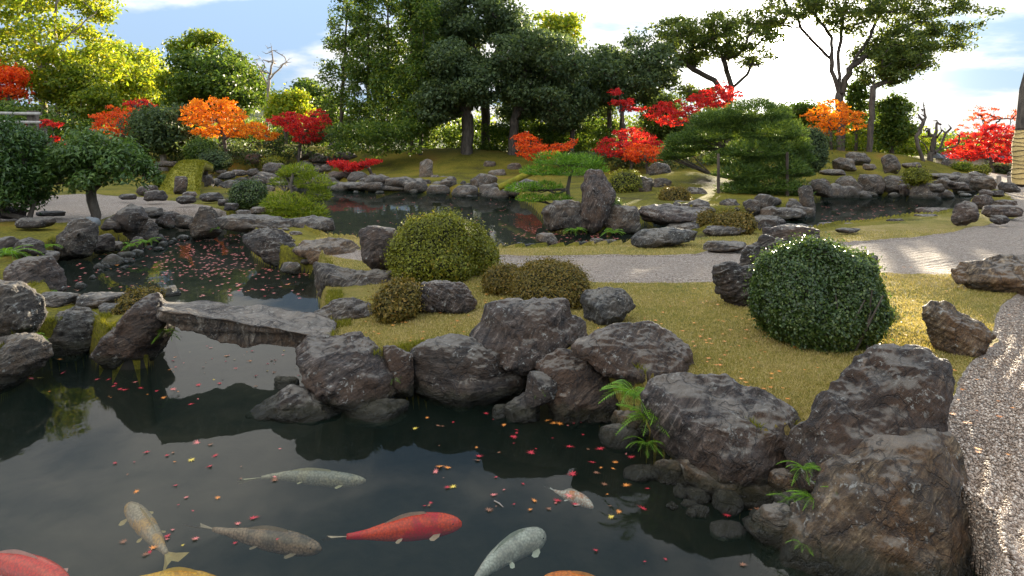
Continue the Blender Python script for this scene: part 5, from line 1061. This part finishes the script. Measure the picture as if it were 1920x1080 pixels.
def pebble_mat():
    m, t = new_mat('gravel_pebbles'); a = t.node('ShaderNodeAttribute', attribute_name='rnd').outputs['Fac']
    c = t.ramp(a, [(0, (.10, .065, .04)), (.3, (.24, .165, .11)), (.55, (.34, .245, .17)), (.8, (.44, .34, .25)), (1, (.62, .53, .42))])
    finish(t, t.node('ShaderNodeBsdfPrincipled', {'Base Color': c, 'Roughness': .6}).outputs[0]); return m
def pebbles():
    rs = np.random.default_rng(51)
    g = on_ground(46000, None, (2.7, 9), (.45, .95), rs, 1.5, lambda x, y, h, d, g, l_: (g > 0) & (x/y > .6-.0*y))
    V0 = np.array([(1, 0, 0), (0, 1, 0), (-1, 0, 0), (0, -1, 0), (0, 0, 1), (0, 0, -1)], float); F0 = np.array([(0, 1, 4), (1, 2, 4), (2, 3, 4), (3, 0, 4), (1, 0, 5), (2, 1, 5), (3, 2, 5), (0, 3, 5)]); n = len(g); s = (.0050+.0050*rs.random(n)**2)*(1+.04*g[:, 1]); a = rs.uniform(0, 2*math.pi, n)
    z = g[:, 2]-.03+.013*np.sin(g[:, 3]*2*math.pi/.12)*(g[:, 1] < 9)+s*.4
    sc = np.stack([s*rs.uniform(.8, 1.5, n), s*rs.uniform(.7, 1.2, n), s*rs.uniform(.5, .9, n)], -1)
    v = V0[None]*sc[:, None]; ca, sa = np.cos(a)[:, None], np.sin(a)[:, None]
    v = np.stack([v[..., 0]*ca-v[..., 1]*sa, v[..., 0]*sa+v[..., 1]*ca, v[..., 2]], -1)+np.stack([g[:, 0], g[:, 1], z], -1)[:, None]
    Q = (F0[None]+np.arange(n)[:, None, None]*6).reshape(-1, 3)
    tag(put('pebbles', mesh_np('pebbles', v.reshape(-1, 3), Q, pebble_mat(), True, {'rnd': ('FACE', np.repeat(rs.random(n), 8))})), 'loose pale pebbles of the raked gravel at right', 'gravel', kind='stuff')
pebbles()

# ------------------------------------------------------------------ fallen maple leaves
def maple_leaf(seed):
    rs = np.random.default_rng(seed); V = [(0, 0, .0)]; ns = 7
    for k in range(ns*2+1):
        a = -2.35+4.7*k/(ns*2); lobe = k % 2 == 1; r = (1.0-.32*abs(a)/2.35) if lobe else .30
        V.append((r*math.sin(a)*rs.uniform(.92, 1.08), r*math.cos(a), rs.uniform(-.02, .10) if lobe else 0))
    V += [(-.03, -.05, 0), (.03, -.05, 0), (.05, -.75, .04)]; n = ns*2+1
    Fc = [(0, i, i+1) for i in range(1, n)]+[(n+1, n+2, n+3)]
    V = np.array(V)*.5; return V, Fc
LM = {}
for nm, c1, c2 in (('red', (.30, .012, .02), (.62, .04, .05)), ('pink', (.50, .10, .08), (.75, .25, .20)), ('orange', (.55, .14, .02), (.80, .33, .06)), ('yellow', (.55, .38, .03), (.75, .55, .10)), ('brown', (.14, .05, .025), (.32, .14, .06))):
    m = simple_mat('fallen_leaf_'+nm, c1, c2, 3, .5); LM[nm] = [mesh_np('maple_leaf', *maple_leaf(s), m) for s in range(3)]
LANDM = [(740, 972, 'the orange-red carp'), (950, 1030, 'the silver-white carp'), (490, 1000, 'the brown-grey carp'), (575, 895, 'the slim silver-grey carp'), (275, 985, 'the small cream carp'), (60, 1045, 'the vivid red carp'), (340, 1065, 'the golden carp'), (1085, 1070, 'the bright orange carp'), (1075, 945, 'the calico carp'),
    (935, 946, 'the floating twig'), (640, 785, 'the veined boulder'), (880, 768, 'the long dark boulder'), (985, 796, 'the mossy waterline stone'), (1090, 795, 'the rusty-based boulder'), (1300, 950, 'the heart-topped boulder'), (1460, 1035, 'the fluted wedge stone'), (240, 700, 'the tall pointed dark stone'), (120, 670, 'the speckled blue-grey boulder'),
    (20, 735, 'the pale shelf rock'), (450, 640, 'the stone bridge'), (450, 740, 'the bridge reflection'), (130, 492, 'the cracked grey block'), (265, 462, 'the slanting grey boulder'), (380, 453, 'the triangular upright stone'), (505, 503, 'the large dark blocky boulder'), (545, 517, 'the small round pale stone'), (590, 560, 'the saddle boulder'), (300, 556, 'the pointed stone behind the bridge'), (200, 530, 'the mossy spit'), (400, 520, 'the middle of the upper pond'), (1200, 850, 'the leafy water-edge fern')]
AREAS = [  # px box, z, n, size, colour weights, group, where
    ((20, 760, 620, 760), .0, 60, .042, 'in the dark water below the stone bridge', 'dark water'),
    ((200, 560, 830, 1050), 0, 40, .042, 'on the near pond among the carp', 'near pond'),
    ((740, 1180, 770, 960), 0, 60, .045, 'on the near pond below the lawn boulders', 'boulder water'),
    ((1050, 1450, 830, 1070), 0, 22, .055, 'near the heart-topped boulder', 'right water'),
    ((340, 560, 600, 730), 0, 26, .042, 'on the bright water under the stone bridge', 'bridge gap'),
    ((110, 590, 450, 560), 0, 92, .055, 'on the upper pond above the stone bridge', 'upper pond')]
rs = np.random.default_rng(77)
def water_at(x, y): return max(sdf(np.array([x]), np.array([y]), near_pond)[0], sdf(np.array([x]), np.array([y]), mid_pond)[0])
for (x0, x1, y0, y1), z, n, sz, where, grp in AREAS:
    if x0 > x1: x0, x1 = x1, x0
    k = 0; tries = 0; clusters = [(rs.uniform(x0, x1), rs.uniform(y0, y1)) for _ in range(max(3, n//6))]
    while k < n and tries < 4000:
        tries += 1
        if rs.random() < .5: cx, cy = clusters[rs.integers(len(clusters))]; px, py = cx+rs.normal(0, 45), cy+rs.normal(0, 18)
        else: px, py = rs.uniform(x0, x1), rs.uniform(y0, y1)
        if not (x0 <= px <= x1 and y0 <= py <= y1): continue
        q = G(px, py, 0)
        if water_at(q[0], q[1]) < .06: continue
        col = rs.choice(['red', 'pink', 'orange', 'yellow', 'brown'], p=[.40, .16, .18, .08, .18] if grp != 'upper pond' else [.25, .32, .23, .05, .15])
        o = put('maple_leaf', LM[col][rs.integers(3)], (q[0], q[1], .006)); s = sz*1.4*rs.uniform(.35, 1.4); o.scale = (s*rs.uniform(.6, 1.1), s*1.2, s)
        o.rotation_euler = (rs.normal(0, .12), rs.normal(0, .12), rs.uniform(0, 6.28)); k += 1
        lm = min(LANDM, key=lambda m_: math.hypot(m_[0]-px, (m_[1]-py)*1.6)); dx, dy = px-lm[0], py-lm[1]
        side = ('to the right of' if dx > 0 else 'to the left of') if abs(dx) > 1.6*abs(dy) else ('in front of' if dy > 0 else 'behind')
        tag(o, '%s %s maple leaf floating %s %s' % ('small' if s < sz*1.15 else ('medium-sized' if s < sz*1.5 else 'large'), col, side, lm[2]), 'leaf', '%s maple leaves floating %s' % (col, where))
def leaf_stuff(name, label, boxes, n, sz, seed, land=False):
    rs = np.random.default_rng(seed); V0 = []; it = []; rn = []
    while len(it) < n:
        x0, x1, y0, y1 = boxes[rs.integers(len(boxes))]; q = G(rs.uniform(x0, x1), rs.uniform(y0, y1), LZ if land else 0)
        w = water_at(q[0], q[1])
        if (not land and w < .1) or (land and w > -.25): continue
        z = hgt(q[0], q[1])+.02 if land else .005
        v, f = maple_leaf(len(it) % 5); a = rs.uniform(0, 6.28); v = v*sz*rs.uniform(.6, 1.3)*(1+.05*q[1])
        v = np.stack([v[:, 0]*math.cos(a)-v[:, 1]*math.sin(a), v[:, 0]*math.sin(a)+v[:, 1]*math.cos(a), v[:, 2]], -1)+[q[0], q[1], z]; it.append((v, np.array(f)))
    V, Q = join_np(it); m = LM['pink'][0].materials[0] if not land else LM['orange'][0].materials[0]
    tag(put(name, mesh_np(name, V, Q, m)), label, 'leaves', kind='stuff')
leaf_stuff('floating_leaves', 'scattered small leaves floating on the upper and middle ponds', [(300, 590, 440, 520), (110, 590, 450, 560), (630, 1000, 365, 440), (300, 590, 440, 520), (1540, 1760, 385, 425), (960, 1160, 425, 455)], 800, .05, 5)
leaf_stuff('fallen_leaves', 'few orange leaves lying on the lawn and gravel', [(650, 1400, 540, 720), (1300, 1900, 500, 850), (1150, 1500, 600, 800), (600, 1000, 560, 680)], 260, .042, 6, True)


# ------------------------------------------------------------------ carp
def koi_mat(name, c1, c2, thr=.5, sc=5, dark=(.3, .3, .3)):
    m, t = new_mat(name); co = t.node('ShaderNodeTexCoord').outputs['Object']; n = t.noise(sc, co, 3, .5, .4)
    col = t.mix(t.ramp(n, [(thr-.04, 0.), (thr+.04, 1.)]), c1, c2)
    vo = t.node('ShaderNodeTexVoronoi', {'Vector': co, 'Scale': 75.0}); col = t.mix(t.ramp(vo.outputs['Distance'], [(.25, 0.), (.8, .7)]), col, tuple(q*.4 for q in c1))
    finish(t, t.node('ShaderNodeBsdfPrincipled', {'Base Color': col, 'Roughness': .25}).outputs[0]); return m
EYEM = simple_mat('fish_eye', (.01, .01, .01), (.02, .02, .02), 3, .1)
def koi(label, spine, wpx, z, c1, c2, thr=.5, fin=(.6, .5, .4), seed=0):
    """spine: head -> tail in photo px on the plane z"""
    p = np.array([G(x, y, z) for x, y in spine]); n = 26; t = np.linspace(0, 1, n); s = np.linspace(0, 1, len(p))
    # smooth interpolation
    cf = [np.polyfit(s, p[:, k], min(len(p)-1, 3)) for k in range(3)]; q = np.stack([np.polyval(c_, t) for c_ in cf], -1)
    org = q[n//3].copy(); org[2] = z; q = q-org; sink = wpx/F*(F*(EYE-z)/(np.mean([y for _, y in spine])-HY))/2*1.2+.022; org[2] = z*.25-sink*.92
    Ln = np.sum(np.linalg.norm(np.diff(q, axis=0), axis=1)); half = .80*wpx/F*(F*(EYE-z)/(np.mean([y for _, y in spine])-HY))/2
    prof = np.interp(t, [0, .03, .09, .18, .32, .5, .7, .85, .95, 1], [.18, .42, .66, .86, 1, .96, .68, .38, .27, .22])
    T = np.gradient(q, axis=0); T /= np.linalg.norm(T, axis=1, keepdims=True); B = np.stack([-T[:, 1], T[:, 0], 0*T[:, 0]], -1)
    k = 14; a = np.linspace(0, 2*math.pi, k, endpoint=False)
    ring = q[:, None]+(prof*half)[:, None, None]*(np.cos(a)[None, :, None]*B[:, None]+np.sin(a)[None, :, None]*np.array([0, 0, 1.15]))
    V = ring.reshape(-1, 3); i = np.arange(n-1)[:, None]*k; j = np.arange(k)[None]; Q = np.stack([i+j, i+(j+1) % k, i+k+(j+1) % k, i+k+j], -1).reshape(-1, 4).tolist()
    Q += [tuple(range(k-1, -1, -1)), tuple(range((n-1)*k, n*k))]
    m = koi_mat('carp_skin', c1, c2, thr); fm = simple_mat('carp_fin', tuple(f*.7 for f in fin), fin, 20, .5)
    r = empty('carp', org, label, 'fish'); put('body', mesh_np('body', V, Q, m, True), parent=r)
    e, te, be = q[-1], T[-1], B[-1]; h = Ln*.17
    fan = [e-te*h*.25, e+te*h*.5+np.array([0, 0, h*.15])+be*h*.25, e+te*h*1.25+be*h*.62+np.array([0, 0, h*.35]), e+te*h*1.05+be*h*.2, e+te*h*.75, e+te*h*1.0-be*h*.25, e+te*h*1.15-be*h*.55-np.array([0, 0, h*.4]), e+te*h*.45-be*h*.22-np.array([0, 0, h*.15])]
    put('tail_fin', mesh_np('tail_fin', np.array(fan), [(0, 1, 2, 3), (0, 3, 4), (0, 4, 5), (0, 5, 6, 7)], fm), parent=r)
    ds = []; fc = []; idx = range(8, 18)
    for ii, u in enumerate(idx):
        hgt_ = half*.35*math.sin(math.pi*min(1, (ii+1.5)/10))**.6; ds += [q[u]+[0, 0, prof[u]*half*1.05], q[u]+T[u]*half*.35+[0, 0, prof[u]*half*1.1+hgt_]]
        if ii: fc.append((2*ii-2, 2*ii, 2*ii+1, 2*ii-1))
    put('dorsal_fin', mesh_np('dorsal_fin', np.array(ds), fc, fm), parent=r)
    for sgn in (-1, 1):
        for u, ln, nm in ((5, .9, 'pectoral_fin'), (14, .6, 'pelvic_fin')):
            a0 = q[u]+B[u]*sgn*prof[u]*half*.85+[0, 0, -.35*half]; o1 = B[u]*sgn*.75+T[u]*.75; o1 /= np.linalg.norm(o1); s1 = np.cross(o1, [0, 0, 1]); l_ = half*1.35*ln
            pts = [a0, a0+o1*l_*.5+s1*l_*.28, a0+o1*l_+s1*l_*.22+[0, 0, -.05*l_], a0+o1*l_*1.08-[0, 0, .08*l_], a0+o1*l_*.95-s1*l_*.24-[0, 0, .05*l_], a0+o1*l_*.45-s1*l_*.24]
            put(nm, mesh_np(nm, np.array(pts), [(0, 1, 2, 3), (0, 3, 4, 5)], fm), parent=r)
        ev, ef = ico(1); c = q[2]+B[2]*sgn*prof[2]*half*.86+[0, 0, .28*half]; put('eye', mesh_np('eye', ev*half*.075+c, ef, EYEM, True), parent=r)
koi('orange-red carp with scarlet head swimming right in the middle of the pond', [(866, 962), (800, 965), (730, 975), (650, 985)], 52, -.06, (.95, .07, .0), (.75, .004, .012), .48, (.55, .40, .28))
koi('pale silver-white carp curving down to the bottom edge', [(1024, 990), (985, 998), (930, 1030), (885, 1080)], 56, -.07, (.60, .57, .50), (.42, .38, .33), .5, (.6, .6, .5))
koi('brown-grey carp with copper back swimming right below the silver one', [(602, 1018), (540, 1005), (470, 993), (400, 980)], 46, -.08, (.17, .11, .07), (.33, .20, .12), .5, (.30, .22, .14))
koi('slim silver-grey carp nearest the bridge', [(686, 899), (620, 895), (550, 890), (490, 893)], 32, -.10, (.26, .24, .19), (.34, .29, .19), .5, (.45, .40, .24))
koi('small cream carp with yellow head pointing up the pond', [(238, 942), (262, 965), (290, 1000), (312, 1030)], 44, -.10, (.40, .29, .19), (.55, .28, .06), .55, (.45, .32, .12))
koi('vivid red carp at the bottom left corner', [(128, 1072), (70, 1048), (0, 1030), (-70, 1025)], 58, -.05, (.92, .02, .005), (.85, .04, .01), .5, (.7, .35, .3))
koi('golden yellow carp cut by the bottom edge', [(430, 1084), (370, 1072), (310, 1064), (255, 1064)], 48, -.04, (.90, .40, .01), (.95, .50, .02), .5, (.85, .55, .08))
koi('bright orange carp at the bottom edge right of centre', [(1015, 1068), (1070, 1072), (1130, 1085), (1200, 1105)], 46, -.04, (.95, .22, .01), (.95, .28, .02), .5, (.9, .4, .1))
koi('small calico carp with orange back deep under the cloud reflection', [(1112, 962), (1085, 945), (1062, 938), (1040, 930)], 26, -.14, (.75, .25, .08), (.55, .50, .45), .45, (.6, .55, .5))
for nm, px, py, ln, rz in (('twig', 935, 946, .09, -.9),):
    q = G(px, py, 0); V, Q = tube([(np.array([[-ln/2, 0, 0], [0, .004, .003], [ln/2, 0, 0]]), [.004, .004, .002])], 6); o = put('twig', mesh_np('twig', V, Q, PALEBARK, True), (q[0], q[1], .004)); o.rotation_euler.z = rz
    tag(o, 'small pale twig floating right of the red carp', 'twig')
